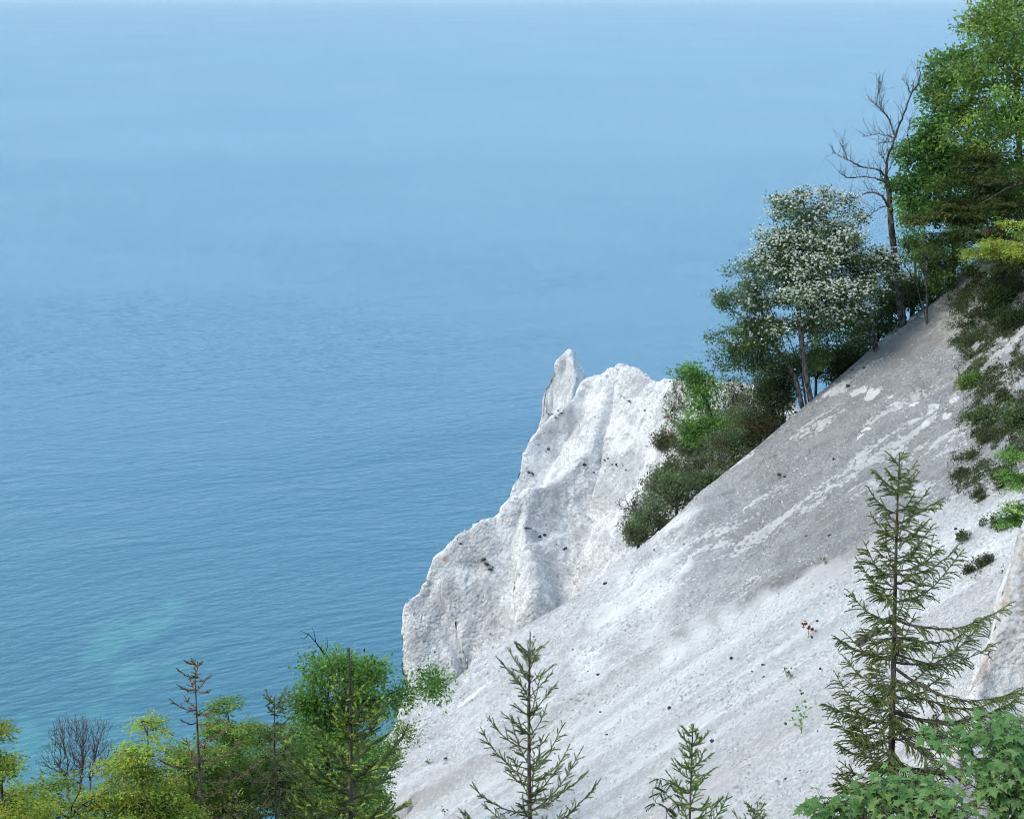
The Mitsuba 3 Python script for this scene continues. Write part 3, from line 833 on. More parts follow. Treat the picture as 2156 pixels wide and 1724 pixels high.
S = 71.0
stems = [[base_at(1708, 862, 70.5), at(1697, 790, 70.5), at(1690, 740, 70.5), at(1680, 640, 71)], [base_at(1692, 862, 70.5), at(1676, 800, 70.6), at(1655, 760, 70.8), at(1600, 690, 71.5)], [base_at(1700, 862, 71), at(1690, 800, 71.2), at(1668, 730, 71.4)],
         [base_at(1848, 724, 71.8), at(1830, 680, 71.8), at(1805, 640, 71.8), at(1770, 560, 72), at(1740, 480, 72)]]
hk = tree('flowering_tree', 'broad flowering tree covered in white blossom on the crest of the slope', 'tree', 201, stems,
          [pblob(1690, 460, 70, 46, 71.5), pblob(1760, 470, 60, 46, 71.6), pblob(1655, 435, 44, 20, 71.5), pblob(1742, 415, 12, 24, 71.5), pblob(1690, 412, 14, 16, 71.5), pblob(1788, 425, 14, 16, 71.8), pblob(1690, 530, 90, 46, 71.2), pblob(1720, 505, 100, 40, 71), pblob(1640, 560, 60, 40, 71), pblob(1680, 600, 80, 50, 70.8), pblob(1780, 540, 80, 52, 71.6), pblob(1720, 590, 110, 46, 70.9), pblob(1820, 590, 70, 46, 71.8), pblob(1740, 640, 110, 46, 70.7), pblob(1860, 560, 30, 40, 72), pblob(1640, 500, 34, 40, 71.5), pblob(1610, 510, 30, 12, 71.6),
           pblob(1580, 580, 46, 34, 71.5), pblob(1550, 620, 50, 24, 71.4), pblob(1520, 640, 30, 14, 71.5), pblob(1600, 640, 60, 44, 71.3), pblob(1560, 690, 50, 36, 71.2), pblob(1620, 700, 70, 40, 71.1), pblob(1540, 740, 42, 26, 71), pblob(1600, 750, 66, 34, 71), pblob(1700, 700, 70, 36, 71.3), pblob(1720, 750, 66, 24, 71.4), pblob(1780, 690, 60, 30, 71.6), pblob(1550, 765, 36, 18, 71), pblob(1800, 720, 30, 22, 72), pblob(1650, 780, 50, 22, 71.6), pblob(1545, 700, 44, 40, 71), pblob(1580, 730, 60, 40, 70.8), pblob(1510, 700, 20, 12, 71)],
          2700, 22, 0.36, 0.105, 'round', HAW, r_tip=0.006, r_max=0.15, shell=0.45,
          flowers=blossom(lambda q: np.clip((q[:, 2] - at(1600, 760, S)[2]) / 3.6, 0.03, 0.9) * np.clip((q[:, 0] - at(1540, 700, S)[0]) / 1.8, 0.10, 1)))

# --- sapling and shrubs in the gully behind the crest
b = at(1500, 935, 74)
b[2] = ground(b[0], b[1]) - .2
tree('sapling', 'slim bright green sapling in front of the chalk headland', 'tree', 301, [[b, at(1500, 880, 74), at(1480, 820, 74), at(1465, 770, 74)]],
     [pblob(1455, 785, 34, 24, 74), pblob(1470, 830, 36, 40, 73.8), pblob(1480, 885, 34, 32, 73.6), pblob(1460, 910, 30, 22, 73.6), pblob(1515, 890, 26, 14, 73.6)],
     200, 24, 0.42, 0.13, 'round', MAPLE, r_max=0.07, r_tip=0.006)
SHRUBS = [
    (1625, 845, 71.9, 42, 46, 'SHRUB', 'grey-brown bush left of the pale stems of the flowering tree'),
    (2090, 640, None, 44, 32, 'DARK', 'dark spreading bush in the upper right part of the slope'),
    (2125, 600, None, 50, 34, 'DARK', 'dark bush at the top of the overgrown right part of the slope'),
    (2150, 665, None, 40, 30, 'DARK', 'dark bush at the right edge, second below the brow'),
    (2085, 870, None, 34, 20, 'SHRUB', 'flat grey-green bush in the middle of the overgrown right slope'),
    (2148, 880, None, 30, 26, 'SHRUB', 'grey-green bush at the right edge halfway down the slope'),
    (2050, 800, None, 14, 9, 'OLIVE', 'tiny bush leftmost on the overgrown right slope'),
    (1800, 735, 73.8, 40, 34, 'DARK', 'small dark bush behind the leaning right trunk of the flowering tree'),
    (1600, 905, 70.9, 40, 40, 'RUSTY', 'brownish bush leaning on the crest below the slim sapling'),
    (1720, 745, 73.6, 80, 40, 'DARK', 'deep green bush filling the shade under the blossom'),
    (1880, 590, 75, 40, 60, 'HAW', 'grey-green bush between the flowering tree and the bare tree trunk'),
    (2000, 520, 74, 60, 45, 'OLIVE', 'green bush in the shade of the brownish tree at the brow'),
    (1920, 610, 73.5, 40, 40, 'DARK', 'shaded bush at the foot of the bare tree on its right'),
    (1450, 930, 80, 45, 40, 'SHRUB', 'loose shrub left of the slim sapling trunk'),
    (1520, 890, 78, 60, 50, 'SHRUB', 'brownish green shrub right of the slim sapling'),
    (1400, 990, 80, 36, 34, 'SHRUB', 'thin shrub reaching furthest onto the headland'),
    (1610, 930, 71, 50, 40, 'SHRUB', 'brown-green shrub touching the crest below the pale stems'),
    (1345, 1122, 67.2, 26, 20, 'SHRUB', 'little leafy plant at the bottom tip of the gully'),
    (1590, 890, 71.6, 66, 46, 'SHRUB', 'bushy dark shrub directly under the flowering tree'),
    (1650, 800, 72.4, 60, 50, 'DARK', 'shaded shrub behind the pale stems of the flowering tree'),
    (1545, 950, 70.6, 70, 45, 'SHRUB', 'dense green shrub against the crest of the slope'),
    (1470, 975, 77, 55, 40, 'SHRUB', 'grey-green shrub below the slim sapling'),
    (1425, 1030, 68.9, 55, 40, 'SHRUB', 'low green shrub at the foot of the chalk headland'),
    (1375, 1085, 67.9, 34, 26, 'SHRUB', 'lowest little shrub in the gully beside the headland'),
    (1495, 1010, 69.6, 35, 22, 'SHRUB', 'low green bush hugging the crest above the gully'),
    (1400, 925, 82, 22, 15, 'RUSTY', 'small rusty brown tuft of growth on the headland'),
    (1775, 765, 73.5, 60, 40, 'DARK', 'very dark undergrowth between the two trunks of the flowering tree'),
    (1850, 660, 74, 55, 50, 'DARK', 'dark bush behind the bare tree trunk'),
    (1960, 570, 73.5, 60, 50, 'OLIVE', 'leafy bush beside the brow of the slope below the leaning bright tree'),
    (1930, 500, 75, 45, 40, 'MAPLE', 'light green bush behind the bare tree'),
]
PAL = {'HAW': HAW, 'SHRUB': SHRUB, 'DARK': DARK, 'OLIVE': OLIVE, 'MAPLE': MAPLE, 'RUSTY': [((0.17, 0.12, 0.075), 2), ((0.12, 0.135, 0.06), 2)]}
for i, (x, y, d, rx, ry, pal, lab) in enumerate(SHRUBS):
    d = d or hit(x, y + ry * .5)[1] - 0.1
    ds = np.linspace(d - 1.0, d + 8, 61) if d > 74.5 and x < 1570 else np.array([d])
    Q = np.array([at(x, y + ry * 0.75, q) for q in ds])
    gap = np.abs(Q[:, 2] - ground(Q[:, 0], Q[:, 1])) + 0.12 * np.abs(ds - d)
    d = ds[int(np.argmin(gap))]
    b = at(x, y + ry * 0.75, d)
    b[2] = ground(b[0], b[1]) - 0.2
    cb = pblob(x, y, rx, ry, d)
    st = [[b, b + (cb[0] - b) * 0.6 + np.array([0, 0, .05])]]
    tree('shrub', lab, 'shrub', 400 + i, st, [cb, (cb[0] + [0, 0, -cb[1][2] * .6], cb[1] * [1.1, 1, .7])], int(130 + rx * ry * 0.10), 14, 0.38, 0.105, 'round', PAL[pal], bark='bark_grey', r_tip=0.006, r_max=0.06, leafless=0.25 if pal == 'SHRUB' else 0.1)


def bare_shrub(label, seed, base, blobs, n, r_tip, bark='bark_grey', r_max=0.05, **kw):
    return tree('bare_shrub', label, 'shrub', seed, base, blobs, n, 0, 0, 0, 'round', DARK, bark=bark, r_tip=r_tip, r_max=r_max, shell=0.35, wig=0.12, expo=0.36, **kw)


b = at(1350, 1120, 74)
b[2] = ground(b[0], b[1]) - .1
bare_shrub('sparse twiggy shrub leaning over the gully beside the headland', 501, [[b, at(1340, 1085, 74)]], [pblob(1325, 1060, 36, 30, 74), pblob(1370, 1060, 30, 30, 75)], 90, 0.008)
b = at(1955, 640, 71.5)
b[2] = ground(b[0], b[1]) - .1
bare_shrub('thin bare stems rising beside the crest right of the bare tree', 502, [[b, at(1950, 590, 71.5), at(1955, 510, 71.5)], [b, at(1930, 600, 71.5), at(1905, 560, 71.5)]], [pblob(1945, 540, 45, 55, 71.5)], 70, 0.008)

# --- plants creeping over the right part of the slope
def hits(px, py, d0, d1, n=260):
    r = FWD[None] + np.stack([(px - 1078) / FOC, 0 * px, 0 * px], 1) + UP[None] * ((862 - py) / FOC)[:, None]
    ds = np.linspace(d0, d1, n)
    Pq = EYE + r[:, None] * (ds[None, :] / r[:, 1:2])[..., None]
    below = Pq[..., 2] <= quick_ground(Pq[..., 0], Pq[..., 1])
    k = below.argmax(1)
    return Pq[np.arange(len(px)), k][below.any(1)]


COVER_PX = [(2110, 590, 70, 60), (2150, 640, 50, 70), (2035, 590, 30, 22), (2030, 640, 30, 40), (2022, 715, 30, 26), (2080, 690, 50, 40), (2060, 740, 40, 26), (2070, 790, 46, 34), (2100, 860, 56, 44), (2060, 895, 40, 32), (2090, 930, 44, 22), (2150, 880, 40, 50), (2140, 760, 30, 50), (2140, 985, 44, 40), (2120, 1020, 34, 22), (2060, 1050, 18, 14), (2095, 1115, 30, 10), (2060, 1215, 38, 16), (2080, 1190, 28, 12), (2040, 1000, 40, 40), (2025, 1140, 12, 8)]
rng = np.random.default_rng(77)
XY = []
for x, y, rx, ry in COVER_PX:
    m = int(rx * ry * 1.0) + 16
    th, rr = rng.random(m) * 2 * np.pi, np.sqrt(rng.random(m)) * (0.6 + 0.8 * rng.random(m))
    XY.append(np.stack([x + rx * rr * np.cos(th), y + ry * rr * np.sin(th)], 1))
XY = np.vstack(XY)
pts = hits(XY[:, 0], XY[:, 1], 40, 90)
dens = 0.35 * meshkit.fbm(pts * 0.7, 2, 12) + 0.65 * meshkit.fbm(pts * 2.4, 3, 13) + 0.12 * rng.random(len(pts))
pts = pts[dens > 0.572]
hgt = meshkit.fbm(pts * 1.7, 2, 15)
pts[:, 2] += 0.02 + 0.22 * np.clip(hgt - .35, 0, 1)
V, F, C = sprays(rng, pts, np.tile([0, 0, 1.0], (len(pts), 1)), 6, 0.20, 0.065, 'up', [((0.12, 0.18, 0.075), 3), ((0.15, 0.20, 0.085), 1.5), ((0.20, 0.17, 0.125), 1.4)])
struct('ground_cover', (V, F), 'leaf_material', 'patches of creeping green and brown plants on the right of the slope', kind='stuff', color=C)
# weeds and low twigs on the floor of the gully behind the crest
poly = np.array([(1420, 780), (1395, 930), (1410, 990), (1345, 1060), (1315, 1110), (1325, 1160), (1400, 1110), (1480, 1030), (1600, 935), (1700, 850), (1850, 722), (1900, 683), (1960, 640), (1960, 600), (1880, 640), (1800, 700), (1700, 770), (1600, 800), (1500, 812)], float)
from shapely.geometry import Polygon
import shapely
q = np.stack([rng.uniform(1300, 1970, 12000), rng.uniform(590, 1165, 12000)], 1)
q = q[shapely.contains_xy(Polygon(poly).buffer(6), q[:, 0], q[:, 1])]
pts = hits(q[:, 0], q[:, 1], 66, 96)
pts = pts[(slope_h(pts[:, 0], pts[:, 1])[1] < -0.3) & (meshkit.fbm(pts * 0.9, 3, 19) + 0.2 * rng.random(len(pts)) > 0.46)]
pts[:, 2] += 0.1 + 0.6 * rng.random(len(pts)) ** 2
V, F, C = sprays(rng, pts, np.tile([0, 0, 1.0], (len(pts), 1)), 11, 0.36, 0.10, 'up', SHRUB + [((0.13, 0.085, 0.06), 2)], 0.4)
struct('undergrowth', (V, F), 'leaf_material', 'low grey-green undergrowth covering the gully between the headland and the crest', kind='stuff', color=C)
b = base_at(2160, 1060, 45.5)
tree('leafy_bush', 'fresh green layered bush above the cream chalk face at the right edge', 'bush', 601, [[b, at(2165, 1040, 46), at(2160, 960, 46)]],
     [pblob(2125, 1010, 36, 14, 45.5), pblob(2150, 960, 30, 14, 46), pblob(2130, 1075, 40, 12, 45), pblob(2150, 1095, 30, 12, 45), pblob(2165, 1020, 30, 30, 46)], 170, 26, 0.28, 0.075, 'layer', MAPLE, r_tip=0.004, r_max=0.03)


# ------------------------------------------------------------------ spruces
def spruce(label, seed, base, top, r0, whorl, n_per, reach, elev, twig, dens, needle, width, palette, tip_palette=None, tip_share=0.0, hang=0.0, az_bias=None, lead=0.5, bark='bark_brown', name='spruce_tree', skip=0.0, tip_len=0.05, top_needles=True, twig_gap=0.085, r_top=0.006):
    """whorl: distance between rings of branches; reach(t): branch length at t metres below the top; elev(t): its rise in degrees."""
    rng = np.random.default_rng(seed)
    key = thing(name, label, 'tree')
    base, top = np.asarray(base, float), np.asarray(top, float)
    Hh = np.linalg.norm(top - base)
    u = np.linspace(0, 1, 30)
    P = base + (top - base) * u[:, None] + np.stack([np.sin(u * 7 + seed) * .02, np.cos(u * 5 + seed) * .02, 0 * u], 1)
    obj(key + '__trunk', path_mesh(P, r0 * (1 - u) ** 0.85 + r_top, 9), bark, smooth=60)
    t = lead
    ax = unit(top - base)
    tvis = top[2] - at(1078, 1724, top[1])[2] + 0.5
    allneed = 0
    while t < Hh * 0.97:
        for b in range(n_per if rng.random() > 0.2 else n_per - 1):
            if rng.random() < skip:
                continue
            az = (b + rng.random() * 0.75) * 2 * np.pi / n_per + t * 2.4
            tt = t + (rng.random() - 0.5) * whorl * 0.5
            L = reach(tt) * (0.48 + 0.74 * rng.random())
            if az_bias is not None:
                L *= az_bias(az, tt)
            if L < 0.06:
                continue
            el = math.radians(elev(tt) + rng.normal() * 6)
            h = np.array([math.cos(az), math.sin(az), 0])
            s = np.linspace(0, 1, 9)
            # leaves the trunk, sags, and the end turns up again
            rise = np.tan(el) * s * L + 0.16 * L * (s ** 3) * (el < 0.6) - 0.10 * L * np.sin(s * np.pi) * (el < 0.6)
            B = top - ax * tt + h * (s * L * 0.97)[:, None] + np.stack([0 * s, 0 * s, rise], 1) + rng.normal(size=(9, 3)) * 0.008 * L
            B[0] = top - ax * tt
            bk = obj(key + '__branch', path_mesh(B, np.linspace(0.006 + 0.011 * L, 0.003, 9), 5), bark, smooth=60)
            # twigs to both sides, shorter towards the end
            low = tt > tvis
            nt = max(3, int(L / twig_gap * (0.45 if low else 1)))
            st = np.sort(np.concatenate([rng.uniform(0.16 if L > .8 else 0.05, 1.0, nt * 2), [1.0]]))
            f = st * 8
            i0 = np.minimum(f.astype(int), 7)
            o = B[i0] + (B[i0 + 1] - B[i0]) * (f - i0)[:, None]
            d = unit(B[np.minimum(i0 + 1, 8)] - B[i0])
            sd = unit(np.cross(d, [0, 0, 1.0])) * np.where(rng.random(len(st)) < .5, 1, -1)[:, None]
            td = unit(d * 0.75 + sd * (0.75 + 0.2 * rng.normal(size=len(st)))[:, None] + np.array([0, 0, -1.0]) * (hang * (0.6 + 0.8 * rng.random(len(st))))[:, None] + rng.normal(size=(len(st), 3)) * 0.14 + np.array([0, 0, 0.12]))
            td[-1] = d[-1]
            tl = twig * (0.35 + 0.75 * np.minimum(1, (1.15 - st) * L / (twig * 1.6))) * (0.6 + 0.6 * rng.random(len(st)))
            mid = o + td * (tl * .55)[:, None]
            end = mid + unit(td + np.array([0, 0, -0.9 * hang]) + rng.normal(size=td.shape) * 0.12) * (tl * .45)[:, None]
            # the end of the branch itself carries needles too
            e0 = B[3 if L > .8 else 1:-1]
            e1 = B[4 if L > .8 else 2:]
            A0, A1 = np.vstack([o, mid, e0]), np.vstack([mid, end, e1])
            last = np.concatenate([np.zeros(len(o)), np.ones(len(mid)), np.zeros(len(e0))])
            ln = np.linalg.norm(A1 - A0, axis=1)
            cnt = np.maximum(2, (ln * dens * (0.2 if low else 0.62)).astype(int))
            idx = np.repeat(np.arange(len(A0)), cnt)
            w = rng.random(len(idx))
            C0 = A0[idx] + (A1 - A0)[idx] * w[:, None]
            axd = unit(A1 - A0)[idx]
            rad = rng.normal(size=axd.shape)
            rad = unit(rad - axd * (rad * axd).sum(1, keepdims=True))
            D = axd * 0.75 + rad
            col = tint(rng, len(A0), palette, 0.12)[idx] * (1 + 0.15 * rng.normal(size=(len(idx), 1)))
            if tip_palette is not None:
                fresh_twig = rng.random(len(A0)) < tip_share
                is_tip = (last[idx] > 0) & fresh_twig[idx] & (w > 1 - np.minimum(0.9, tip_len / np.maximum(ln[idx], 1e-3)))
                fresh = tint(rng, len(idx), tip_palette, 0.12)
                col = np.where(is_tip[:, None], fresh, col)
            V, F, C = needle_mesh(C0, D, needle * (0.7 + 0.5 * rng.random(len(idx))), width * 2.0, np.clip(col, .004, .9), rng)
            tw = seg_mesh(A0, A1, needle * 0.42, needle * 0.26, 3)
            V2, F2 = join((V, F), tw)
            core = tint(rng, len(A0), palette, 0.15) * 0.85
            if tip_palette is not None:
                core = np.where(((last > 0) & fresh_twig & (ln < tip_len * 1.6))[:, None], tint(rng, len(A0), tip_palette, .1), core)
            C = np.vstack([C, np.repeat(core, 6, 0)])
            stuff(bk + '__needles', (V2, F2), 'needle_material', color=C)
            allneed += len(idx)
        t += whorl * (0.75 + 0.5 * rng.random()) * (0.75 + 0.35 * min(1, t))
    if top_needles:
        m = int(dens * lead * 0.9)
        w = rng.random(m)
        C0 = top - ax * (w * lead)[:, None]
        rad = unit(rng.normal(size=(m, 3)) * np.array([1, 1, .1]))
        V, F, C = needle_mesh(C0, rad + ax * 0.9, needle, width, tint(rng, m, palette), rng)
        stuff(key + '__leader_needles', (V, F), 'needle_material', color=C)
    return key


SPR = [((0.115, 0.17, 0.05), 3), ((0.165, 0.215, 0.055), 2), ((0.22, 0.25, 0.055), 1)]
SPR_TIP = [((0.14, 0.22, 0.03), 2), ((0.20, 0.28, 0.04), 1)]
# big spruce in front of the slope
D1 = 30.0
s1 = D1 / FOC


def bias1(az, t):
    right = math.cos(az)
    b = 0.94 + 0.36 * right * min(1, t / 2.0)
    return b


spruce('tall dark spruce with long drooping right side boughs, in front of the chalk slope', 11, base_at(1880, 1724, D1), at(1895, 952, D1), 0.10, 0.28, 6, lambda t: 0.18 + 0.40 * t if t < 4.6 else 2.0, lambda t: 42 - 11 * min(t, 4),
       0.28, 420, 0.028, 0.0042, SPR, SPR_TIP, 0.12, hang=0.42, az_bias=bias1, lead=0.22, skip=0.18, twig_gap=0.064)
D2 = 27.0
spruce('slender open spruce with a long bare leader before the middle of the scree', 12, base_at(1118, 1724, D2), at(1116, 1330, D2), 0.055, 0.24, 5, lambda t: 0.12 + 0.275 * t, lambda t: 50 - 9 * min(t, 4),
       0.18, 460, 0.025, 0.0036, SPR, SPR_TIP, 0.5, hang=0.10, lead=0.42, skip=0.22, tip_len=0.035, r_top=0.009)
D3 = 23.0
spruce('small light green spruce beside the feathered seedling at the bottom edge', 13, base_at(1462, 1724, D3), at(1456, 1523, D3), 0.03, 0.19, 5, lambda t: 0.09 + 0.30 * t, lambda t: 30 - 8 * min(t, 3),
       0.15, 520, 0.025, 0.0036, [((0.12, 0.20, 0.055), 3), ((0.16, 0.24, 0.06), 2)], [((0.25, 0.38, 0.08), 1)], 0.7, hang=0.02, lead=0.16, skip=0.15, tip_len=0.05)
D4 = 18.0
spruce('near spruce with fat yellow-green shoots and thick bare leader before the left trees', 14, base_at(742, 1724, D4), at(731, 1364, D4), 0.036, 0.20, 5, lambda t: (0.05 + 0.32 * t) if t > 0.5 else 0.16, lambda t: 48 - 16 * min(t, 3),
       0.17, 700, 0.028, 0.0036, [((0.10, 0.155, 0.042), 3), ((0.14, 0.18, 0.045), 2)], [((0.32, 0.44, 0.06), 2), ((0.40, 0.48, 0.09), 1)], 0.6, hang=0.04, lead=0.62, skip=0.1, tip_len=0.06, top_needles=True, twig_gap=0.06, r_top=0.010)
spruce('tiny spruce top with pale buds at the bottom edge left of the near spruce', 15, base_at(497, 1724, 17.0), at(494, 1662, 17.0), 0.012, 0.11, 4, lambda t: 0.05 + 0.3 * t, lambda t: 40, 0.08, 600, 0.015, 0.003, [((0.07, 0.10, 0.02), 1)], [((0.24, 0.30, 0.05), 1)], 0.9, lead=0.10, name='spruce_seedling')
spruce('spruce tip at the bottom edge between the small spruce and the maple leaves', 16, base_at(1590, 1750, 21.0), at(1590, 1700, 21.0), 0.02, 0.16, 5, lambda t: 0.12 + 0.4 * t, lambda t: 20, 0.12, 500, 0.016, 0.0035, SPR, SPR_TIP, 0.4, lead=0.05, name='spruce_seedling')
# half dead conifer among the left trees
D5 = 40.0
spruce('half dead conifer with sparse rusty brown branches above the left trees', 17, base_at(420, 1724, D5), at(412, 1394, D5), 0.075, 0.42, 4, lambda t: 0.22 + 0.34 * t, lambda t: 12 - 4 * min(t, 3),
       0.16, 130, 0.04, 0.006, [((0.24, 0.145, 0.08), 3), ((0.15, 0.14, 0.06), 2)], None, 0, hang=0.05, lead=0.10, skip=0.2, name='dying_conifer', twig_gap=0.11)
spruce('dark conifer top with drooping sprays right of the half dead conifer', 18, base_at(578, 1724, 41), at(578, 1468, 41), 0.08, 0.33, 5, lambda t: 0.25 + 0.34 * t, lambda t: 25 - 8 * min(t, 4),
       0.26, 240, 0.04, 0.006, [((0.12, 0.17, 0.055), 3), ((0.16, 0.19, 0.06), 2)], None, 0, hang=0.25, lead=0.15, skip=0.15, name='dark_conifer')

# ------------------------------------------------------------------ broadleaved trees, lower left
LEFT = [
    # name, label, px, depth, top stem, blobs (px, py, rx, ry), n, leaf, style, palette
    ('leafy_tree', 'yellow-green tree cut off by the left edge', 2, 36, [(0, 1600), (-10, 1520)], [(-10, 1540, 32, 40), (-5, 1610, 38, 40), (10, 1680, 50, 40), (60, 1665, 40, 12)], 260, 0.075, 'layer', BEECH_YELLOW),
    ('leafy_tree', 'low yellowish tree in front of the grey leafless shrub', 140, 38, [(150, 1700), (170, 1660)], [(110, 1700, 60, 40), (190, 1690, 60, 40), (60, 1720, 50, 30), (150, 1735, 110, 30), (135, 1640, 20, 14)], 420, 0.08, 'layer', BEECH_YELLOW),
    ('leafy_tree', 'bright yellow-green tree with a tall thin top shoot', 300, 39, [(300, 1640), (312, 1570), (310, 1530)], [(310, 1530, 14, 26), (300, 1575, 26, 22), (285, 1625, 52, 36), (330, 1640, 46, 40), (290, 1690, 90, 40), (250, 1610, 24, 14), (310, 1735, 120, 30)], 700, 0.08, 'layer', BEECH_YELLOW),
    ('leafy_tree', 'green tree standing in front of the half dead conifer', 400, 42, [(400, 1650), (395, 1600)], [(385, 1600, 44, 36), (440, 1640, 50, 50), (390, 1680, 70, 50), (450, 1700, 70, 50), (380, 1585, 40, 20), (440, 1590, 30, 20)], 620, 0.085, 'layer', OLIVE + BEECH_YELLOW[:1]),
    ('leafy_tree', 'airy light green tree between the half dead and the dark conifer', 490, 45, [(490, 1640), (485, 1560), (480, 1500)], [(480, 1490, 38, 30), (455, 1530, 30, 24), (505, 1545, 34, 32), (480, 1590, 50, 36), (510, 1650, 60, 55), (470, 1700, 60, 50)], 560, 0.09, 'layer', BEECH),
    ('leafy_tree', 'rounded green tree with a dark sweeping bough beside the foot of the slope', 690, 48, [(690, 1640), (692, 1540), (690, 1430)], [(675, 1410, 28, 32), (745, 1415, 70, 36), (660, 1470, 55, 40), (755, 1470, 75, 46), (830, 1465, 50, 34), (700, 1540, 95, 50), (640, 1590, 70, 50), (700, 1640, 110, 50), (860, 1445, 24, 14), (915, 1432, 30, 22), (650, 1690, 90, 50)], 1250, 0.11, 'round', MAPLE),
    ('leafy_tree', 'dull green tree mass behind the near spruce', 600, 43, [(600, 1660), (595, 1600)], [(560, 1620, 50, 70), (610, 1580, 40, 60), (620, 1680, 70, 60), (545, 1540, 18, 40), (780, 1690, 40, 50), (700, 1710, 70, 40)], 760, 0.085, 'layer', OLIVE),
    ('trailing_bush', 'trailing green bush on the lower left flank of the slope', 800, 50, [(800, 1690), (800, 1640)], [(805, 1580, 20, 34), (840, 1545, 16, 20), (785, 1650, 26, 30)], 150, 0.075, 'round', OLIVE),
]
for i, (nm, lab, px, d, st, bl, n, leaf, sty, pal) in enumerate(LEFT):
    b = base_at(px, 1760, d)
    stem = [b] + [at(x, y, d) for x, y in st]
    tree(nm, lab, 'bush' if 'bush' in nm else 'tree', 700 + i, [stem], [pblob(x, y, rx, ry, d + 0.8 * math.sin(x * 1.7 + y), max(0.5, rx * d / FOC * 1.1)) for x, y, rx, ry in bl], n, 26, 0.42 if sty == 'layer' else 0.45, leaf, sty, pal, bark='bark_dark' if 'bough' in lab else 'bark_grey', r_tip=0.0045, r_max=0.10, shell=0.45)
b = base_at(170, 1760, 46)
bare_shrub('leafless grey-brown shrub rising over the low yellowish tree at the left', 720, [[b, at(165, 1680, 46), at(175, 1600, 46)], [b, at(140, 1640, 46), at(110, 1590, 46)], [b, at(190, 1640, 46), at(205, 1570, 46)]],
           [pblob(200, 1550, 45, 55, 46), pblob(150, 1540, 50, 50, 46), pblob(105, 1600, 30, 45, 46), pblob(185, 1600, 60, 40, 46)], 1300, 0.0042, bark='bark_pale', r_max=0.03, keep_path=0.45)
b = at(690, 1440, 48)
key = thing('dead_branch', 'thin leafless branch sticking out above the rounded green tree', 'branch')
for pts in ([(694, 1440), (690, 1405), (684, 1378), (665, 1352), (650, 1335), (632, 1328)], [(684, 1378), (690, 1360), (688, 1340)], [(665, 1352), (662, 1335), (658, 1322)], [(650, 1335), (640, 1345), (633, 1342)]):
    obj(key + ('__stem' if len(pts) > 5 else '__twig'), path_mesh([at(x, y, 48) for x, y in pts], np.linspace(0.035 if len(pts) > 5 else 0.014, 0.006, len(pts)), 5), 'bark_dark', smooth=60)


# ------------------------------------------------------------------ big leaved plants close by
def lobed_leaf(rng, lobes=5):
    ang = np.radians([-150, -118, -95, -62, -48, -22, 0, 22, 48, 62, 95, 118, 150])
    rad = np.array([.28, .62, .42, .92, .55, .66, 1.08, .66, .55, .92, .42, .62, .28])
    rad = rad * (1 + 0.07 * rng.normal(size=13))
    p = np.stack([np.sin(ang) * rad, np.cos(ang) * rad + 0.12, 0 * ang], 1)
    r = np.linalg.norm(p[:, :2], axis=1)
    p[:, 2] = -(0.12 + 0.25 * rng.random()) * r ** 2 + (0.05 + 0.2 * rng.random()) * np.abs(p[:, 0]) + 0.08 * rng.normal(size=13)
    V = np.vstack([[[0, 0, 0]], [[0, .3, .02]], p])
    F = [[1, 2 + i + 1, 2 + i] for i in range(12)] + [[0, 2, 1], [0, 1, 14]]
    return V * 0.5, np.array(F)


def leaf_blotch(c):
    return lambda p, n, uv: mi.Color3f(c) * (0.72 + 0.5 * fbm(p.x * 22, p.y * 22, p.z * 22, 3))


LEAF_TINTS = [(0.30, 0.48, 0.19), (0.24, 0.43, 0.16), (0.37, 0.54, 0.24), (0.20, 0.37, 0.12), (0.34, 0.51, 0.17)]
rng = np.random.default_rng(5)
for i, c in enumerate(LEAF_TINTS):
    scene[f'broad_leaf_material_{i}'] = {'type': 'principledthin', 'base_color': proc(leaf_blotch(c)), 'roughness': 0.5, 'diff_trans': 0.95, 'spec_trans': 0.0}
LEAF_SHAPES = [lobed_leaf(rng) for i in range(15)]
LEAF_VARIANTS = [mikit.ply(m, f'broad_leaf_material_{i % 5}') for i, m in enumerate(LEAF_SHAPES)]


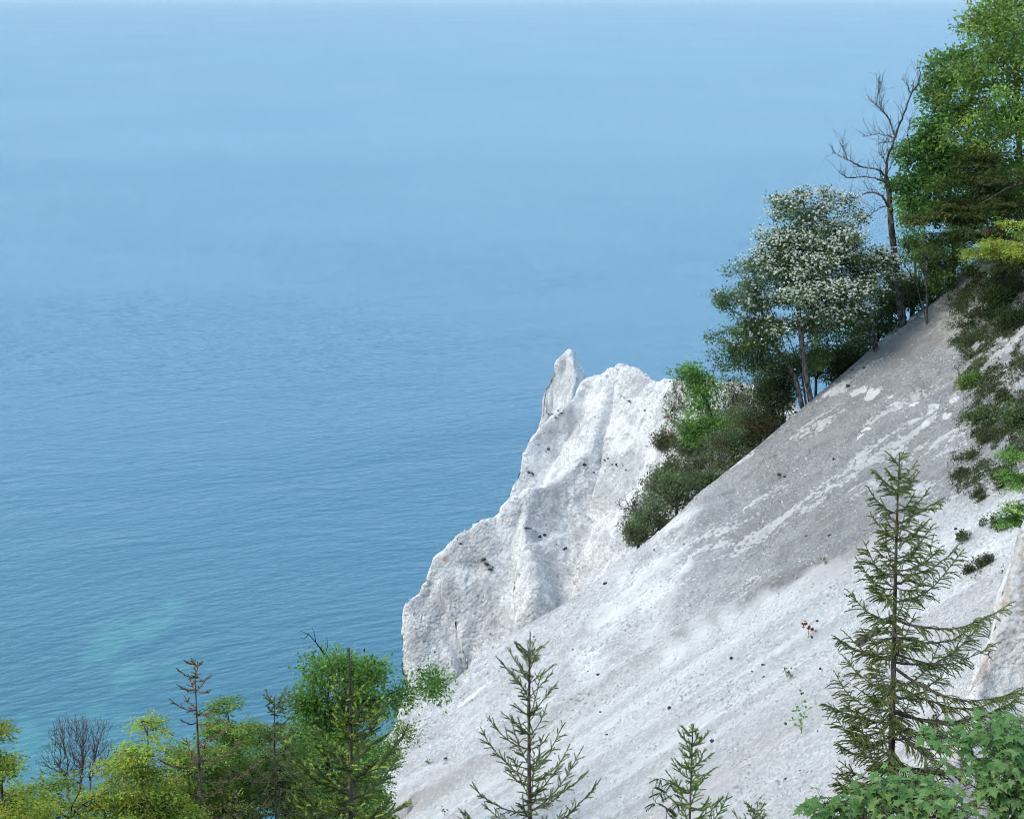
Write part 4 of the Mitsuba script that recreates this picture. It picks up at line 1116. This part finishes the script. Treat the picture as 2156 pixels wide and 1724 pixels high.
def leafy_plant(name, label, seed, base, spots, size, n_leaf=7, cap=300):
    """A plant whose large leaves can be told apart: each leaf an entry of its own."""
    rng = np.random.default_rng(seed)
    key = thing(name, label, 'tree' if 'seedling' not in name else 'seedling')
    spots = np.asarray(spots)
    A, par, w, child, is_tr, ed, _ = grow(rng, [[base, base + (spots.mean(0) - base) * 0.75]], spots, 0.25)
    R = np.minimum(0.004 * np.maximum(w, 1) ** 0.42, 0.03)
    obj(key + '__stems', seg_mesh(A[par[child]], A[child], np.minimum(R[par[child]], 1.3 * R[child]), R[child], 5), 'bark_brown', smooth=50)
    cnt, st0, st1, rest = 0, [], [], []
    order = np.argsort(spots[:, 1])
    spots, ed = spots[order], ed[order]
    for q, e in zip(spots, ed):
        for j in range(n_leaf):
            az = rng.random() * 2 * np.pi
            out = np.array([math.cos(az), math.sin(az), 0.15 + 0.3 * rng.normal()])
            o = q + unit(out) * size * (0.35 + 0.7 * rng.random()) + np.array([0, 0, size * 0.35 * rng.normal()])
            st0.append(q)
            st1.append(o)
            d = unit(out + np.array([0, -0.2, -0.45]) + 0.2 * rng.normal(size=3))
            nrm = unit(np.array([0, -0.35, 1.0]) + 0.35 * out + 0.25 * rng.normal(size=3))
            x = unit(np.cross(d, nrm))
            nrm = np.cross(x, d)
            s = size * (0.6 + 0.7 * rng.random())
            M = np.eye(4)
            M[:3, 0], M[:3, 1], M[:3, 2], M[:3, 3] = x * s, d * s, nrm * s, o
            v = rng.integers(15)
            if cnt < cap:
                k = f'{key}__leaf' + (f'_{cnt:03d}' if cnt else '')
                scene[k] = {**LEAF_VARIANTS[v], 'to_world': T(M.tolist())}
            else:
                rest.append((LEAF_SHAPES[v][0] @ M[:3, :3].T + M[:3, 3], LEAF_SHAPES[v][1]))
            cnt += 1
    if rest:
        stuff(key + '__foliage', join(*rest), 'broad_leaf_material_1')
    stuff(key + '__stalks', seg_mesh(np.array(st0), np.array(st1), 0.0022, 0.0016, 3), 'bark_brown')
    return key


def spots_in(rng, blobs, d, n):
    bl = [pblob(x, y, rx, ry, d + dd) for x, y, rx, ry, dd in blobs]
    return blob_points(rng, bl, n, 0.5, 0)


rng = np.random.default_rng(91)
leafy_plant('maple_sapling', 'maple sapling with large pale green lobed leaves in the bottom right corner', 92, base_at(2120, 1900, 11.5),
            spots_in(rng, [(2090, 1600, 90, 80, 0), (2120, 1545, 60, 35, .3), (2010, 1560, 50, 40, .2), (2140, 1680, 60, 60, -.2)], 11.5, 84), 0.108, 9)
leafy_plant('maple_sapling', 'low maple sapling under the tall spruce along the bottom edge', 93, base_at(1850, 1900, 11.0),
            spots_in(rng, [(1860, 1690, 90, 26, 0), (1920, 1670, 70, 26, .2), (1745, 1706, 60, 22, .2), (1990, 1700, 50, 40, -.2)], 11.0, 76), 0.10, 9)

# rowan seedling with feathered leaves beside the small spruce
rng = np.random.default_rng(95)
key = thing('feathered_seedling', 'dark green seedling with feathered leaves left of the small spruce', 'seedling')
b = base_at(1400, 1760, 23.5)
tips = [at(x, y, 23.5 + dd) for x, y, dd in ((1390, 1638, 0), (1375, 1655, .1), (1412, 1648, .1), (1420, 1672, -.1), (1382, 1690, 0), (1405, 1700, .1), (1430, 1690, 0), (1392, 1668, -.1))]
A, par, w, child, is_tr, ed, _ = grow(rng, [[b, at(1402, 1730, 23.5)]], np.array(tips), 0.2)
obj(key + '__stem', seg_mesh(A[par[child]], A[child], 0.006, 0.004, 4), 'bark_brown')
VV, FF, CC, n0 = [], [], [], 0
for q in tips:
    for a in range(3):
        az = rng.random() * 2 * np.pi
        d = np.array([math.cos(az), math.sin(az) * .6, -0.1])
        k = np.arange(7)
        for sgn in (-1, 1):
            c = q + d * (0.03 + 0.022 * k)[:, None] + np.array([0, 0, -0.004]) * (k ** 1.5)[:, None]
            dirs = unit(d * 0.35 + sgn * np.cross(d, [0, 0, 1.0]) + np.array([0, 0, -0.3])) + 0 * c
            V, F, C = leaf_mesh(c, dirs, np.tile([0, -.2, 1.0], (7, 1)), 0.055, 0.022, tint(rng, 7, [((0.05, 0.12, 0.05), 1)]))
            VV.append(V); FF.append(F + n0); CC.append(C); n0 += len(V)
stuff(key + '__foliage', (np.vstack(VV), np.vstack(FF)), 'leaf_material', color=np.vstack(CC))


# ------------------------------------------------------------------ small things on the chalk
def seedling(label, px, py, n, leaf, pal, seed, height=0.5, name='seedling'):
    rng = np.random.default_rng(seed)
    p = hit(px, py)
    if p is None:
        return
    key = thing(name, label, 'plant')
    q = p + np.array([0, 0, height])
    P = np.array([p - [0, 0, .1], p + [0.03, -0.02, height * .5], q])
    obj(key + '__stem', path_mesh(P, [0.012, 0.009, 0.005], 5), 'bark_brown', smooth=60)
    C0 = q + rng.normal(size=(n, 3)) * np.array([.16, .16, .22]) * (height / .6)
    V, F, C = leaf_mesh(C0, unit(rng.normal(size=(n, 3)) + [0, -.2, -.4]), unit(rng.normal(size=(n, 3)) * .5 + [0, -.4, 1]), leaf, leaf * .8, tint(rng, n, pal))
    stuff(key + '__foliage', (V, F), 'leaf_material', color=C)


seedling('single small green maple seedling on the scree left of the tall spruce', 1686, 1545, 26, 0.12, MAPLE, 31, 0.6, 'maple_seedling')
seedling('reddish seedling at the left boughs of the tall spruce', 1700, 1345, 16, 0.13, [((0.20, 0.075, 0.035), 2), ((0.10, 0.08, 0.03), 1)], 32, 0.45, 'red_seedling')
seedling('rusty withered sprig on the scree behind the upper half of the tall spruce', 1858, 1225, 16, 0.13, [((0.22, 0.12, 0.05), 2), ((0.10, 0.08, 0.03), 1)], 33, 0.5, 'withered_sprig')
for i, (x, y, lab) in enumerate(((1662, 1428, 'small weed beneath the red seedling on the scree'), (1655, 1425, 'tiny weed tuft left of the tall spruce on the scree'), (1215, 2160, ''), (895, 1357, 'dark tuft growing on the lower left flank of the headland'), (935, 1718, 'small green tuft at the bottom edge right of the near spruce'), (900, 1610, 'little weed on the lower scree right of the trailing bush'), (1735, 1190, 'green tuft high on the scree left of the spruce top'), (1600, 1700, 'weed on the scree near the bottom edge'))):
    if lab:
        seedling(lab, x, y, 12, 0.08, DARK + OLIVE, 40 + i, 0.2, 'weed')

# weathered log on the scree behind the tall spruce
p0, p1 = hit(1803, 1362), hit(1850, 1330)
key = thing('driftwood_log', 'short grey weathered log lying on the scree behind the tall spruce', 'log')
u = np.linspace(0, 1, 8)
obj(key, path_mesh(p0 + (p1 - p0) * u[:, None] + np.array([0, 0, .1]), 0.11 + 0.015 * np.sin(u * 9), 9), 'bark_grey', smooth=40)


def stone(rng, r):
    import trimesh
    m = trimesh.creation.icosphere(subdivisions=1)
    v = m.vertices * (1 + 0.35 * (rng.random((len(m.vertices), 1)) - .5)) * np.array([1.3, .9, .7]) * (0.8 + .4 * rng.random(3))
    return v * r, m.faces


rng = np.random.default_rng(66)
FLINTS = [mikit.ply(stone(rng, 1.0), 'flint_material') for _ in range(8)]
CHALKS = [mikit.ply(stone(rng, 1.0), 'chalk_stone_material') for _ in range(6)]


def put_stone(holder, kind, px, py, r):
    p = hit(px, py)
    if p is None:
        return
    M = np.eye(4)
    a = rng.random() * 6.28
    M[:3, :3] = np.array([[math.cos(a), -math.sin(a), 0], [math.sin(a), math.cos(a), 0], [0, 0, 1]]) * r
    M[:3, 3] = p + np.array([-.2, -.3, .4]) * r * 0.3 + (np.array([-.03, -.08, .06]) if holder == 'chalk_cliff' else 0)
    k, i = f'{holder}__{kind}', 0
    while k in scene:
        i += 1
        k = f'{holder}__{kind}_{i:03d}'
    src = FLINTS if kind == 'flint' else CHALKS
    scene[k] = {**src[rng.integers(len(src))], 'to_world': T(M.tolist())}


for x, y in ((1818, 776), (1805, 780), (1795, 779), (1972, 767), (1785, 812), (1822, 735 + 40), (1690, 985), (1640, 998), (1652, 1003), (1695, 1038), (1545, 1112), (1562, 1118), (1555, 1115), (1590, 1122), (1466, 1078), (1748, 1128), (1700, 1130), (1440, 1145), (2012, 1113), (1890, 1215 - 90), (1230, 1255), (1275, 1228), (1125, 1340), (1108, 1372), (1045, 1425), (1260, 1420), (1410, 1490), (1540, 1385), (1060, 1740), (1655, 1640), (1470, 1610), (1355, 1555), (1500, 1560), (1690, 1460)):
    put_stone('chalk_slope', 'flint', x, y, 0.035 + 0.045 * rng.random())
for k in range(150):
    x = rng.uniform(860, 2000)
    y = rng.uniform(1100, 1715)
    put_stone('chalk_slope', 'flint' if rng.random() < .6 else 'chalk_lump', x, y, 0.022 + 0.035 * rng.random() ** 2)
for (x0, y0, x1, y1, n) in ((1155, 872, 1190, 868, 9), (1110, 930, 1165, 960, 4), (1110, 985, 1125, 1005, 5), (1225, 985, 1265, 1000, 6), (1270, 965, 1330, 995, 8), (1110, 1112, 1160, 1140, 9), (1160, 1140, 1200, 1160, 5), (950, 1130, 975, 1145, 4), (1010, 1170, 1040, 1195, 5), (1300, 840, 1330, 845, 4), (1345, 865, 1390, 880, 6), (1150, 940, 1170, 930, 3)):
    for k in range(n):
        u = (k + rng.random()) / n
        put_stone('chalk_cliff', 'flint', x0 + (x1 - x0) * u, y0 + (y1 - y0) * u + rng.normal() * 4, 0.035 + 0.075 * rng.random() ** 2)
